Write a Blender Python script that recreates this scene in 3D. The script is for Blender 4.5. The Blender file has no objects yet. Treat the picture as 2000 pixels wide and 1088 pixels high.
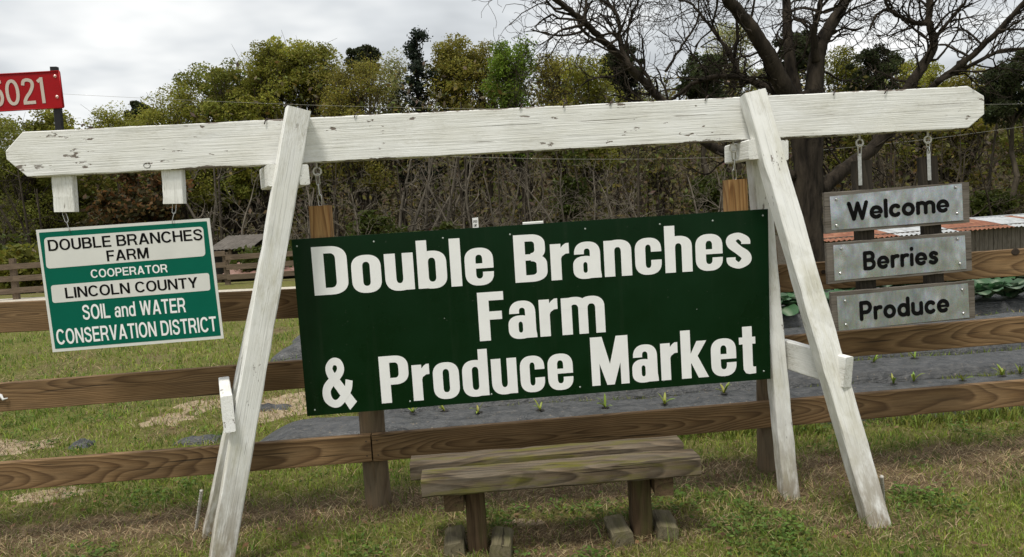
import bpy, bmesh, math, random
import numpy as np
from mathutils import Vector, Matrix

# ------------------------------------------------------------------ camera
sc = bpy.context.scene
COL = sc.collection
FPX, EYE = 1450.0, 1.6
HORIZON, ROLL = 415.0, 0.057
_p = math.atan((544 - HORIZON) / FPX)
_a = math.atan(ROLL)
FW = np.array([0, math.cos(_p), -math.sin(_p)])
_u0 = np.array([0, math.sin(_p), math.cos(_p)])
_r0 = np.array([1.0, 0, 0])
RT = _r0 * math.cos(_a) - _u0 * math.sin(_a)
UP = _u0 * math.cos(_a) + _r0 * math.sin(_a)
CAM = np.array([0, 0, EYE])
cd = bpy.data.cameras.new('camera')
cam = bpy.data.objects.new('camera', cd)
COL.objects.link(cam)
m = Matrix.Identity(4)
for i in range(3):
    m[i][0], m[i][1], m[i][2], m[i][3] = RT[i], UP[i], -FW[i], CAM[i]
cam.matrix_world = m
cd.sensor_width = 36
cd.lens = FPX / 2000 * 36
cd.clip_start = 0.05
cd.clip_end = 2000
sc.camera = cam

# ------------------------------------------------------------------ sky
SUN_EL, SUN_AZ = math.radians(67), math.radians(212)     # azimuth clockwise from +Y: behind the camera, to the left
world = bpy.data.worlds.new('World')
sc.world = world
world.use_nodes = True
nt = world.node_tree
nt.nodes.clear()
N = nt.nodes.new
L = nt.links.new
wout = N('ShaderNodeOutputWorld')
bg = N('ShaderNodeBackground')
sky = N('ShaderNodeTexSky')
sky.sky_type = 'NISHITA'
sky.sun_disc = False
sky.sun_elevation = SUN_EL
sky.sun_rotation = SUN_AZ
sky.dust_density = 2.0
tc = N('ShaderNodeTexCoord')
sep = N('ShaderNodeSeparateXYZ')
L(tc.outputs['Generated'], sep.inputs[0])
absz = N('ShaderNodeMath'); absz.operation = 'ABSOLUTE'
L(sep.outputs['Z'], absz.inputs[0])
addz = N('ShaderNodeMath'); addz.operation = 'ADD'; addz.inputs[1].default_value = 0.16
L(absz.outputs[0], addz.inputs[0])
dx = N('ShaderNodeMath'); dx.operation = 'DIVIDE'
dy = N('ShaderNodeMath'); dy.operation = 'DIVIDE'
L(sep.outputs['X'], dx.inputs[0]); L(addz.outputs[0], dx.inputs[1])
L(sep.outputs['Y'], dy.inputs[0]); L(addz.outputs[0], dy.inputs[1])
cmb = N('ShaderNodeCombineXYZ')
L(dx.outputs[0], cmb.inputs[0]); L(dy.outputs[0], cmb.inputs[1])
cn = N('ShaderNodeTexNoise'); cn.inputs['Scale'].default_value = 1.15; cn.inputs['Detail'].default_value = 4
cn.inputs['Roughness'].default_value = 0.52; cn.inputs['Distortion'].default_value = 0.0
L(cmb.outputs[0], cn.inputs['Vector'])
cr = N('ShaderNodeValToRGB')
cr.color_ramp.elements[0].position = 0.36; cr.color_ramp.elements[0].color = (0.50, 0.525, 0.545, 1)
cr.color_ramp.elements[1].position = 0.64; cr.color_ramp.elements[1].color = (0.98, 0.985, 0.97, 1)
e = cr.color_ramp.elements.new(0.5); e.color = (0.70, 0.725, 0.74, 1)
L(cn.outputs['Fac'], cr.inputs[0])
skm = N('ShaderNodeMix'); skm.data_type = 'RGBA'; skm.blend_type = 'MULTIPLY'; skm.inputs[0].default_value = 1.0
L(sky.outputs[0], skm.inputs[6]); skm.inputs[7].default_value = (0.1, 0.1, 0.1, 1)
mx = N('ShaderNodeMix'); mx.data_type = 'RGBA'; mx.inputs[0].default_value = 0.93
L(skm.outputs[2], mx.inputs[6]); L(cr.outputs[0], mx.inputs[7])
L(mx.outputs[2], bg.inputs['Color'])
bg.inputs['Strength'].default_value = 0.98
L(bg.outputs[0], wout.inputs[0])

# ------------------------------------------------------------------ sun behind thin cloud
sd = bpy.data.lights.new('sun', 'SUN')
sd.energy = 2.6
sd.angle = math.radians(13)
sd.color = (1.0, 0.96, 0.88)
sun = bpy.data.objects.new('sun', sd)
COL.objects.link(sun)
sdir = Vector((math.sin(SUN_AZ) * math.cos(SUN_EL), math.cos(SUN_AZ) * math.cos(SUN_EL), math.sin(SUN_EL)))
sun.rotation_euler = sdir.to_track_quat('Z', 'Y').to_euler()
sun.location = (-4, -8, 14)

sc.view_settings.view_transform = 'Standard'
sc.view_settings.look = 'None'
sc.view_settings.exposure = 0.18
sc.view_settings.gamma = 1.0
sc.view_settings.use_curve_mapping = False
sc.cycles.max_bounces = 6
sc.cycles.diffuse_bounces = 3
sc.cycles.transparent_max_bounces = 4

# ------------------------------------------------------------------ helpers
rnd = random.Random(7)
nrg = np.random.default_rng(11)

def ray(x, y):
    return FW + RT * ((x - 1000) / FPX) - UP * ((y - 544) / FPX)
def onz(x, y, z=0.0):
    d = ray(x, y)
    return Vector(CAM + d * ((z - EYE) / d[2]))
def onp(x, y, Y0, mm=0.0):
    d = ray(x, y)
    return Vector(CAM + d * (Y0 / (d[1] - mm * d[0])))

WM = {}          # world matrices
def place(o, M, parent=None):
    WM[o.name] = M
    if parent is not None:
        o.parent = parent
        o.matrix_parent_inverse = WM[parent.name].inverted()
    o.matrix_basis = M
    return o
def tag(o, label=None, cat=None, group=None, kind=None):
    if label: o['label'] = label
    if cat: o['category'] = cat
    if group: o['group'] = group
    if kind: o['kind'] = kind
    return o
def thing(name, label, cat, loc=(0, 0, 0), group=None):
    o = bpy.data.objects.new(name, None)
    o.empty_display_size = 0.1
    COL.objects.link(o)
    place(o, Matrix.Translation(Vector(loc)))
    return tag(o, label, cat, group)
def setsmooth(me, s=True):
    me.polygons.foreach_set('use_smooth', np.full(len(me.polygons), s, dtype=bool))
def npmesh(name, V, Fs, cols=None, smooth=False):
    """V (n,3) array; Fs list of (k,m) index arrays with m = 3 or 4"""
    me = bpy.data.meshes.new(name)
    V = np.ascontiguousarray(V, dtype=np.float32)
    nl = sum(f.size for f in Fs)
    npoly = sum(len(f) for f in Fs)
    me.vertices.add(len(V)); me.loops.add(nl); me.polygons.add(npoly)
    me.vertices.foreach_set('co', V.ravel())
    li = np.concatenate([f.ravel() for f in Fs]).astype(np.int32)
    tot = np.concatenate([np.full(len(f), f.shape[1], dtype=np.int32) for f in Fs])
    st = np.concatenate([[0], np.cumsum(tot)[:-1]]).astype(np.int32)
    me.loops.foreach_set('vertex_index', li)
    me.polygons.foreach_set('loop_start', st)
    if smooth:
        me.polygons.foreach_set('use_smooth', np.ones(npoly, dtype=bool))
    if cols is not None:
        at = me.color_attributes.new('Col', 'FLOAT_COLOR', 'POINT')
        c4 = np.ones((len(V), 4), dtype=np.float32); c4[:, :3] = cols
        at.data.foreach_set('color', c4.ravel())
    me.update()
    return me
def addmesh(name, me, mat, parent=None, M=None):
    o = bpy.data.objects.new(name, me)
    if mat and not me.materials: me.materials.append(mat)
    COL.objects.link(o)
    if M is None:
        M = WM[parent.name].copy() if parent is not None else Matrix.Identity(4)
    place(o, M, parent)
    return o
def wmesh(name, V, F, mat, parent=None, smooth=False, org=None):
    """verts in world coordinates"""
    o0 = Vector(org) if org is not None else (WM[parent.name].translation if parent is not None else Vector((0, 0, 0)))
    me = bpy.data.meshes.new(name)
    me.from_pydata([tuple(Vector(v) - o0) for v in V], [], F)
    if smooth: setsmooth(me)
    me.update()
    return addmesh(name, me, mat, parent, Matrix.Translation(o0))
def frame(p0, p1, up):
    p0, p1, up = Vector(p0), Vector(p1), Vector(up)
    X = (p1 - p0).normalized()
    Yv = up.cross(X).normalized()
    Z = X.cross(Yv)
    M = Matrix.Identity(4)
    c = (p0 + p1) / 2
    for i in range(3):
        M[i][0], M[i][1], M[i][2], M[i][3] = X[i], Yv[i], Z[i], c[i]
    return M, (p1 - p0).length
def plank_mesh(Ln, w, t, ch=0.004, n=8, jit=0.0, seed=0, clip=None, skew0=0.0, skew1=0.0):
    """board along local x; w = height (z), t = depth (y); chamfered edges, slightly uneven"""
    r = random.Random(seed)
    xs = [-Ln / 2 + Ln * i / n for i in range(n + 1)]
    hs = [1.0] * (n + 1)
    lo = [0.0] * (n + 1); hi = [0.0] * (n + 1)
    if clip:
        c0, a0, c1, a1 = clip       # length clipped at each end and amount (top, bottom) cut off
        xs = [-Ln / 2, -Ln / 2 + c0] + [-Ln / 2 + c0 + (Ln - c0 - c1) * i / n for i in range(1, n)] + [Ln / 2 - c1, Ln / 2]
        lo = [0.0] * len(xs); hi = [0.0] * len(xs)
        hi[0], lo[0] = a0; hi[-1], lo[-1] = a1
    V = []; F = []
    for k, x in enumerate(xs):
        h0, h1 = -w / 2 + lo[k], w / 2 - hi[k]
        q = [(-t/2+ch, h0), (t/2-ch, h0), (t/2, h0+ch), (t/2, h1-ch), (t/2-ch, h1), (-t/2+ch, h1), (-t/2, h1-ch), (-t/2, h0+ch)]
        for (y, z) in q:
            xx = x
            if k == 0: xx += skew0 * z
            if k == len(xs) - 1: xx += skew1 * z
            V.append((xx, y + r.uniform(-jit, jit), z + r.uniform(-jit, jit)))
    m_ = len(xs)
    for k in range(m_ - 1):
        for j in range(8):
            a, b = k * 8 + j, k * 8 + (j + 1) % 8
            F.append((a, b, b + 8, a + 8))
    F.append(tuple(reversed(range(8))))
    F.append(tuple(range((m_ - 1) * 8, m_ * 8)))
    me = bpy.data.meshes.new('board')
    me.from_pydata(V, [], [tuple(reversed(f)) for f in F])
    me.update()
    return me
_ps = [100]
def plank(name, p0, p1, w, t, up, mat, parent=None, **k):
    M, Ln = frame(p0, p1, up)
    _ps[0] += 1
    k.setdefault('seed', _ps[0])
    me = plank_mesh(Ln, w, t, **k)
    me.name = name
    return addmesh(name, me, mat, parent, M)
def tube_vf(pts, rad, sides=8, closed=False, cap=True):
    pts = [Vector(p) for p in pts]
    n = len(pts)
    if not hasattr(rad, '__len__'): rad = [rad] * n
    V = []; F = []
    nrm = None
    for i, p in enumerate(pts):
        if closed: d = pts[(i + 1) % n] - pts[i - 1]
        else: d = pts[min(i + 1, n - 1)] - pts[max(i - 1, 0)]
        d.normalize()
        if nrm is None:
            nrm = d.cross(Vector((0.13, 0.31, 0.94)))
            if nrm.length < 1e-3: nrm = d.cross(Vector((1, 0, 0)))
        nrm = (nrm - d * nrm.dot(d)).normalized()
        b = d.cross(nrm)
        for j in range(sides):
            a = 2 * math.pi * j / sides
            V.append(p + (nrm * math.cos(a) + b * math.sin(a)) * rad[i])
    for i in range(n if closed else n - 1):
        for j in range(sides):
            a, b = i * sides + j, i * sides + (j + 1) % sides
            c, d_ = ((i + 1) % n) * sides + (j + 1) % sides, ((i + 1) % n) * sides + j
            F.append((a, b, c, d_))
    if cap and not closed:
        F.append(tuple(reversed(range(sides))))
        F.append(tuple(range((n - 1) * sides, n * sides)))
    return V, F
def tube(name, pts, rad, mat, parent=None, sides=8, closed=False, smooth=True, org=None):
    V, F = tube_vf(pts, rad, sides, closed)
    return wmesh(name, V, F, mat, parent, smooth, org)
def seg_arrays(segs, sides):
    """list of (p,q,r0,r1) -> vertex and quad arrays"""
    A = np.array([(*s[0], *s[1], s[2], s[3]) for s in segs], dtype=np.float64)
    P, Q, r0, r1 = A[:, :3], A[:, 3:6], A[:, 6], A[:, 7]
    D = Q - P; D /= np.linalg.norm(D, axis=1)[:, None] + 1e-9
    ref = np.where(np.abs(D[:, 2:3]) > 0.9, np.array([[1.0, 0, 0]]), np.array([[0, 0, 1.0]]))
    B = np.cross(D, ref); B /= np.linalg.norm(B, axis=1)[:, None]
    C = np.cross(D, B)
    V = np.zeros((len(A), 2, sides, 3))
    for j in range(sides):
        a = 2 * math.pi * j / sides
        o = B * math.cos(a) + C * math.sin(a)
        V[:, 0, j] = P + o * r0[:, None]
        V[:, 1, j] = Q + o * r1[:, None]
    base = (np.arange(len(A)) * 2 * sides)[:, None]
    j = np.arange(sides); k = (j + 1) % sides
    F = np.stack([base + j, base + k, base + sides + k, base + sides + j], axis=2).reshape(-1, 4)
    return V.reshape(-1, 3), F

# ------------------------------------------------------------------ materials
def newmat(name):
    mt = bpy.data.materials.new(name)
    mt.use_nodes = True
    return mt, mt.node_tree, mt.node_tree.nodes['Principled BSDF']
def node(t, kind, **k):
    n = t.nodes.new(kind)
    for a, v in k.items():
        if a in n.inputs: n.inputs[a].default_value = v
        else: setattr(n, a, v)
    return n
def ramp(t, src, stops):
    r = t.nodes.new('ShaderNodeValToRGB')
    el = r.color_ramp.elements
    el[0].position, el[0].color = stops[0][0], (*stops[0][1], 1) if hasattr(stops[0][1], '__len__') else (stops[0][1],) * 3 + (1,)
    el[1].position, el[1].color = stops[-1][0], (*stops[-1][1], 1) if hasattr(stops[-1][1], '__len__') else (stops[-1][1],) * 3 + (1,)
    for p, c in stops[1:-1]:
        x = el.new(p); x.color = (*c, 1) if hasattr(c, '__len__') else (c,) * 3 + (1,)
    t.links.new(src, r.inputs[0])
    return r.outputs[0]
def mixc(t, fac, a, b, mode='MIX'):
    n = t.nodes.new('ShaderNodeMix'); n.data_type = 'RGBA'; n.blend_type = mode
    for s, v in ((n.inputs[0], fac), (n.inputs[6], a), (n.inputs[7], b)):
        if hasattr(v, 'is_output'): t.links.new(v, s)
        elif hasattr(v, '__len__'): s.default_value = (*v, 1)
        else: s.default_value = v
    return n.outputs[2]
def mathn(t, op, a, b=0.0):
    n = t.nodes.new('ShaderNodeMath'); n.operation = op
    for s, v in ((n.inputs[0], a), (n.inputs[1], b)):
        if hasattr(v, 'is_output'): t.links.new(v, s)
        else: s.default_value = v
    return n.outputs[0]
def coords(t, scale=(1, 1, 1), rand=True, kind='Object'):
    c = t.nodes.new('ShaderNodeTexCoord')
    mp = t.nodes.new('ShaderNodeMapping')
    mp.inputs['Scale'].default_value = scale
    t.links.new(c.outputs[kind], mp.inputs['Vector'])
    if rand:
        oi = t.nodes.new('ShaderNodeObjectInfo')
        sc_ = t.nodes.new('ShaderNodeVectorMath'); sc_.operation = 'SCALE'
        sc_.inputs[0].default_value = (13.7, 0.0, 9.3)
        t.links.new(oi.outputs['Random'], sc_.inputs['Scale'])
        t.links.new(sc_.outputs[0], mp.inputs['Location'])
    return mp.outputs[0]
def noise(t, vec, scale, detail=4, rough=0.55, dist=0.0):
    n = node(t, 'ShaderNodeTexNoise', Scale=scale, Detail=detail, Roughness=rough, Distortion=dist)
    t.links.new(vec, n.inputs['Vector'])
    return n.outputs['Fac']
def bump(t, b, h, strength, dist=0.01):
    n = node(t, 'ShaderNodeBump', Strength=strength, Distance=dist)
    t.links.new(h, n.inputs['Height'])
    t.links.new(n.outputs[0], b.inputs['Normal'])

def wood(name, light, mid, dark, ringf=70.0, warp=0.05, rough=0.75, contrast=0.5, moss=None, weather=None):
    mt, t, b = newmat(name)
    v0 = coords(t, (0.30, 1, 1))
    n1 = node(t, 'ShaderNodeTexNoise', Scale=4.2, Detail=2, Roughness=0.5)
    t.links.new(v0, n1.inputs['Vector'])
    vs = t.nodes.new('ShaderNodeVectorMath'); vs.operation = 'SCALE'; vs.inputs['Scale'].default_value = warp * 2
    t.links.new(n1.outputs['Color'], vs.inputs[0])
    va = t.nodes.new('ShaderNodeVectorMath'); va.operation = 'ADD'
    # distance to a pith near the board face: long arches and ovals
    c = t.nodes.new('ShaderNodeTexCoord')
    mp = t.nodes.new('ShaderNodeMapping'); mp.inputs['Scale'].default_value = (0.055, 0.6, 1.0)
    oi = t.nodes.new('ShaderNodeObjectInfo')
    lx_ = t.nodes.new('ShaderNodeCombineXYZ'); lx_.inputs[1].default_value = 0.03
    t.links.new(mathn(t, 'MULTIPLY', mathn(t, 'SUBTRACT', oi.outputs['Random'], 0.5), 0.2), lx_.inputs[0])
    t.links.new(mathn(t, 'MULTIPLY', mathn(t, 'SUBTRACT', mathn(t, 'FRACT', mathn(t, 'MULTIPLY', oi.outputs['Random'], 37.7)), 0.5), 0.11), lx_.inputs[2])
    t.links.new(lx_.outputs[0], mp.inputs['Location'])
    t.links.new(c.outputs['Object'], mp.inputs['Vector'])
    t.links.new(mp.outputs[0], va.inputs[0]); t.links.new(vs.outputs[0], va.inputs[1])
    sub = t.nodes.new('ShaderNodeVectorMath'); sub.operation = 'SUBTRACT'; sub.inputs[1].default_value = (warp, warp, warp)
    t.links.new(va.outputs[0], sub.inputs[0])
    ln = t.nodes.new('ShaderNodeVectorMath'); ln.operation = 'LENGTH'
    t.links.new(sub.outputs[0], ln.inputs[0])
    ph = mathn(t, 'MULTIPLY', ln.outputs['Value'], ringf)
    fr = mathn(t, 'FRACT', ph)
    ring = ramp(t, fr, [(0.0, light), (0.45, mid), (0.82, dark), (0.97, light)])
    fine = noise(t, coords(t, (2.5, 60, 60)), 3.0, 4, 0.6)
    finec = ramp(t, fine, [(0.3, 0.62), (0.7, 1.12)])
    big = noise(t, coords(t, (1.2, 5, 5)), 1.6, 3)
    bigc = ramp(t, big, [(0.3, 0.72), (0.7, 1.1)])
    flat = mixc(t, contrast, mid, ring)
    col = mixc(t, 1.0, mixc(t, 1.0, flat, finec, 'MULTIPLY'), bigc, 'MULTIPLY')
    if weather:
        wf = ramp(t, noise(t, coords(t, (1.5, 9, 9)), 2.2, 5, 0.65), [(0.38, 0.0), (0.62, 1.0)])
        col = mixc(t, mathn(t, 'MULTIPLY', wf, weather[1]), col, weather[0])
    if moss:
        mf = ramp(t, noise(t, coords(t, (1.0, 6, 6)), 2.6, 5, 0.6), [(0.50, 0.0), (0.66, 1.0)])
        col = mixc(t, mathn(t, 'MULTIPLY', mf, moss[1]), col, moss[0])
    # drying cracks
    ck = noise(t, coords(t, (0.7, 26, 26)), 2.0, 2, 0.5, 0.6)
    ckm = ramp(t, ck, [(0.30, 1.0), (0.335, 0.0)])
    col = mixc(t, mathn(t, 'MULTIPLY', ckm, 0.75), col, (0.02, 0.014, 0.009))
    t.links.new(col, b.inputs['Base Color'])
    b.inputs['Roughness'].default_value = rough
    b.inputs['Specular IOR Level'].default_value = 0.25
    bump(t, b, mathn(t, 'SUBTRACT', fine, mathn(t, 'MULTIPLY', ckm, 1.2)), 0.35, 0.004)
    return mt
def white_paint(name, dirt=0.5, chips=0.5, splash=False, edge=None):
    mt, t, b = newmat(name)
    gr = noise(t, coords(t, (1.0, 55, 55)), 2.6, 5, 0.62, 0.5)
    big = noise(t, coords(t, (1.6, 4, 4)), 1.7, 5, 0.65)
    fine = noise(t, coords(t, (14, 60, 60)), 3.0, 3)
    base = mixc(t, ramp(t, big, [(0.35, 0.0), (0.75, 1.0)]), (0.88, 0.88, 0.86), (0.76, 0.75, 0.69))
    grc = ramp(t, gr, [(0.30, 0.76), (0.47, 1.0)])
    col = mixc(t, 1.0, base, grc, 'MULTIPLY')
    # grime rubbed into the grain, in patches
    dm = mathn(t, 'MULTIPLY', ramp(t, noise(t, coords(t, (1.3, 3, 3)), 2.4, 6, 0.7), [(0.50, 0.0), (0.74, 1.0)]),
               ramp(t, fine, [(0.40, 0.1), (0.65, 1.0)]))
    col = mixc(t, mathn(t, 'MULTIPLY', dm, dirt), col, (0.34, 0.31, 0.22))
    if splash:        # soil splashed up the foot, algae rubbed along the shaft
        tcx = t.nodes.new('ShaderNodeTexCoord'); sx_ = t.nodes.new('ShaderNodeSeparateXYZ')
        t.links.new(tcx.outputs['Object'], sx_.inputs[0])
        mr = node(t, 'ShaderNodeMapRange'); t.links.new(sx_.outputs['X'], mr.inputs[0])
        mr.inputs[1].default_value, mr.inputs[2].default_value, mr.inputs[3].default_value, mr.inputs[4].default_value = -1.0, -0.35, 1.0, 0.0
        sm = mathn(t, 'MULTIPLY', mr.outputs[0], ramp(t, noise(t, coords(t, (3, 10, 10)), 2.5, 5, 0.7), [(0.30, 0.0), (0.56, 1.0)]))
        col = mixc(t, mathn(t, 'MULTIPLY', sm, 0.95), col, (0.22, 0.17, 0.10))
        al = ramp(t, noise(t, coords(t, (0.9, 3, 3)), 2.2, 6, 0.7), [(0.52, 0.0), (0.72, 0.55)])
        col = mixc(t, al, col, (0.46, 0.43, 0.28))
    # hairline checks
    ck = noise(t, coords(t, (0.55, 42, 42)), 1.6, 2, 0.5, 0.8)
    ckm = ramp(t, ck, [(0.255, 1.0), (0.285, 0.0)])
    col = mixc(t, mathn(t, 'MULTIPLY', ckm, 0.8), col, (0.16, 0.13, 0.10))
    # flaked spots
    chn = noise(t, coords(t, (7, 20, 20)), 1.6, 4, 0.6)
    chm = mathn(t, 'MULTIPLY', ramp(t, chn, [(0.645, 0.0), (0.665, 1.0)]), ramp(t, noise(t, coords(t, (0.8, 1, 1)), 2.0, 2), [(0.50, 0.0), (0.56, 1.0)]))
    if edge:          # paint lifted along the board's top and bottom arrises
        tcz = t.nodes.new('ShaderNodeTexCoord'); sz_ = t.nodes.new('ShaderNodeSeparateXYZ')
        t.links.new(tcz.outputs['Object'], sz_.inputs[0])
        mz = node(t, 'ShaderNodeMapRange'); t.links.new(mathn(t, 'ABSOLUTE', sz_.outputs['Z']), mz.inputs[0])
        mz.inputs[1].default_value, mz.inputs[2].default_value = edge - 0.020, edge
        pe = ramp(t, mathn(t, 'ADD', mathn(t, 'MULTIPLY', noise(t, coords(t, (3.2, 3, 3)), 1.8, 5, 0.7), 1.0), mathn(t, 'MULTIPLY', mz.outputs[0], 0.42)), [(0.90, 0.0), (0.925, 1.0)])
        chm = mathn(t, 'MAXIMUM', chm, pe)
    col = mixc(t, mathn(t, 'MULTIPLY', chm, chips), col, (0.13, 0.095, 0.07))
    t.links.new(col, b.inputs['Base Color'])
    b.inputs['Roughness'].default_value = 0.6
    b.inputs['Specular IOR Level'].default_value = 0.3
    h = mathn(t, 'SUBTRACT', gr, mathn(t, 'MULTIPLY', mathn(t, 'ADD', ckm, chm), 0.7))
    bump(t, b, h, 0.6, 0.005)
    return mt
def plain(name, col, rough=0.5, metal=0.0, var=0.12, nscale=18.0, spec=0.5, bstr=0.0):
    mt, t, b = newmat(name)
    n = noise(t, coords(t), nscale, 5, 0.6)
    c = ramp(t, n, [(0.3, tuple(x * (1 - var) for x in col)), (0.7, tuple(min(1, x * (1 + var)) for x in col))])
    t.links.new(c, b.inputs['Base Color'])
    b.inputs['Roughness'].default_value = rough
    b.inputs['Metallic'].default_value = metal
    b.inputs['Specular IOR Level'].default_value = spec
    if bstr: bump(t, b, n, bstr, 0.01)
    return mt
def vcol_mat(name, rough=0.6, trans=0.3, spec=0.3):
    mt, t, b = newmat(name)
    at = t.nodes.new('ShaderNodeVertexColor'); at.layer_name = 'Col'
    t.links.new(at.outputs[0], b.inputs['Base Color'])
    b.inputs['Roughness'].default_value = rough
    b.inputs['Specular IOR Level'].default_value = spec
    if trans:
        tr = t.nodes.new('ShaderNodeBsdfTranslucent')
        t.links.new(at.outputs[0], tr.inputs['Color'])
        ms = t.nodes.new('ShaderNodeMixShader'); ms.inputs[0].default_value = trans
        t.links.new(b.outputs[0], ms.inputs[1]); t.links.new(tr.outputs[0], ms.inputs[2])
        t.links.new(ms.outputs[0], t.nodes['Material Output'].inputs[0])
    return mt

M_white = white_paint('weathered white paint', 0.45, 0.7)
M_beam = white_paint('white beam paint lifting at the edges', 0.5, 0.9, False, 0.1065)
M_white2 = white_paint('dirty white paint', 0.9, 0.9)
M_leg = white_paint('white paint splashed with soil', 0.8, 0.8, True)
M_rail = wood('treated pine rail', (0.310, 0.195, 0.095), (0.222, 0.132, 0.060), (0.088, 0.045, 0.019), 110, 0.045, 0.75, 0.78, weather=((0.24, 0.17, 0.10), 0.14))
M_post = wood('round pine post', (0.23, 0.165, 0.10), (0.165, 0.115, 0.068), (0.085, 0.056, 0.032), 50, 0.03, 0.8, 0.5, weather=((0.19, 0.155, 0.105), 0.5))
M_newpine = wood('fresh pine post', (0.42, 0.25, 0.10), (0.36, 0.20, 0.075), (0.20, 0.09, 0.028), 90, 0.02, 0.65, 0.9)
M_bench = wood('weathered bench wood', (0.175, 0.130, 0.083), (0.115, 0.084, 0.053), (0.045, 0.032, 0.020), 75, 0.04, 0.85, 0.85,
               moss=((0.125, 0.118, 0.014), 0.85), weather=((0.20, 0.175, 0.135), 0.4))
M_benchleg = wood('bench leg wood', (0.15, 0.10, 0.055), (0.11, 0.070, 0.037), (0.06, 0.036, 0.018), 60, 0.03, 0.85, 0.6,
                  moss=((0.085, 0.085, 0.025), 0.6))
M_block = wood('mossy block wood', (0.23, 0.20, 0.125), (0.18, 0.155, 0.095), (0.11, 0.09, 0.05), 60, 0.03, 0.9, 0.5,
               moss=((0.12, 0.115, 0.04), 0.7))
M_greywood = wood('grey barn wood', (0.19, 0.165, 0.135), (0.14, 0.118, 0.094), (0.075, 0.060, 0.047), 80, 0.03, 0.85, 0.6,
                  weather=((0.22, 0.20, 0.175), 0.5))
M_darkwood = wood('dark aged batten', (0.075, 0.062, 0.046), (0.048, 0.039, 0.029), (0.022, 0.018, 0.013), 80, 0.03, 0.85, 0.6)
M_farfence = wood('far fence wood', (0.22, 0.165, 0.115), (0.17, 0.125, 0.085), (0.11, 0.08, 0.055), 40, 0.03, 0.85, 0.5)
M_chain = plain('galvanised steel', (0.55, 0.55, 0.53), 0.35, 0.9, 0.2, 60)
M_hook = plain('white painted iron', (0.62, 0.60, 0.55), 0.5, 0.0, 0.2, 80)
M_nail = plain('rusty nail', (0.07, 0.05, 0.04), 0.7, 0.5, 0.3, 60)
M_rebar = plain('painted rebar', (0.42, 0.40, 0.36), 0.7, 0.0, 0.5, 70)
def board_green():
    mt, t, b = newmat('dark green sign paint')
    st_ = noise(t, coords(t, (9, 9, 0.5), rand=False), 2.2, 5, 0.65)
    bl = noise(t, coords(t, (1, 1, 1), rand=False), 2.0, 5, 0.65)
    sp = noise(t, coords(t, (1, 1, 1), rand=False), 70, 2, 0.5)
    col = mixc(t, ramp(t, bl, [(0.35, 0.0), (0.7, 1.0)]), (0.0011, 0.0150, 0.0030), (0.0022, 0.0220, 0.0055))
    col = mixc(t, ramp(t, st_, [(0.55, 0.0), (0.80, 0.22)]), col, (0.030, 0.042, 0.026))
    col = mixc(t, ramp(t, sp, [(0.735, 0.0), (0.76, 0.5)]), col, (0.06, 0.075, 0.055))
    t.links.new(col, b.inputs['Base Color'])
    t.links.new(ramp(t, bl, [(0.3, 0.22), (0.7, 0.40)]), b.inputs['Roughness'])
    b.inputs['Specular IOR Level'].default_value = 0.16
    bump(t, b, noise(t, coords(t, (1, 1, 1), rand=False), 1.6, 2), 0.12, 0.03)
    return mt
M_green = board_green()
M_letter = plain('white vinyl letter', (0.88, 0.88, 0.87), 0.5, 0.0, 0.04, 9, 0.3)
M_screw = plain('screw head', (0.45, 0.50, 0.46), 0.4, 0.4, 0.1)
M_teal = plain('teal sign paint', (0.0008, 0.118, 0.074), 0.45, 0.0, 0.08, 4, 0.12)
M_panel = plain('white sign panel', (0.70, 0.70, 0.66), 0.5, 0.0, 0.06, 6, 0.3)
M_black = plain('black letter paint', (0.005, 0.005, 0.005), 0.6, 0.0, 0.1, 9, 0.08)
M_red = plain('red reflective sheet', (0.33, 0.0035, 0.006), 0.4, 0.0, 0.12, 6, 0.2)
M_digit = plain('pale reflective digit', (0.55, 0.47, 0.40), 0.5, 0.0, 0.05, 9)
M_blackmetal = plain('black metal post', (0.012, 0.011, 0.011), 0.45, 0.3, 0.3, 20)
M_rivet = plain('rivet head', (0.75, 0.50, 0.45), 0.3, 0.7, 0.1)
M_knot = plain('dark knot wood', (0.030, 0.018, 0.010), 0.8, 0, 0.3, 90)
M_wire = plain('wire', (0.30, 0.29, 0.25), 0.6, 0.3, 0.1)
M_bark = None

def galv():
    mt, t, b = newmat('galvanised sheet')
    v = coords(t)
    vo = node(t, 'ShaderNodeTexVoronoi', Scale=260.0); t.links.new(v, vo.inputs['Vector'])
    n1 = noise(t, coords(t, (5, 5, 1.2)), 3.0, 5, 0.65)
    n2 = noise(t, coords(t, (14, 14, 1.0)), 3.0, 4, 0.6)
    c = ramp(t, n1, [(0.30, (0.30, 0.33, 0.36)), (0.72, (0.60, 0.635, 0.665))])
    c = mixc(t, 0.16, c, vo.outputs['Color'], 'OVERLAY')
    c = mixc(t, ramp(t, n2, [(0.60, 0.0), (0.74, 0.6)]), c, (0.56, 0.56, 0.54))
    t.links.new(c, b.inputs['Base Color'])
    b.inputs['Metallic'].default_value = 0.75
    t.links.new(ramp(t, n1, [(0.3, 0.42), (0.7, 0.22)]), b.inputs['Roughness'])
    bump(t, b, noise(t, coords(t, (1.6, 1, 0.7)), 5.5, 2), 1.0, 0.02)
    return mt
M_galv = galv()
def bark(name, a, b_, vs=(1, 1, 0.22), sc_=6.5):
    mt, t, b = newmat(name)
    n = noise(t, coords(t, vs, rand=False), sc_, 6, 0.7, 0.4)
    t.links.new(ramp(t, n, [(0.32, a), (0.68, b_)]), b.inputs['Base Color'])
    b.inputs['Roughness'].default_value = 0.9
    b.inputs['Specular IOR Level'].default_value = 0.15
    bump(t, b, n, 0.9, 0.05)
    return mt
M_pecan = bark('pecan bark', (0.005, 0.004, 0.003), (0.062, 0.049, 0.035))
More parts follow.
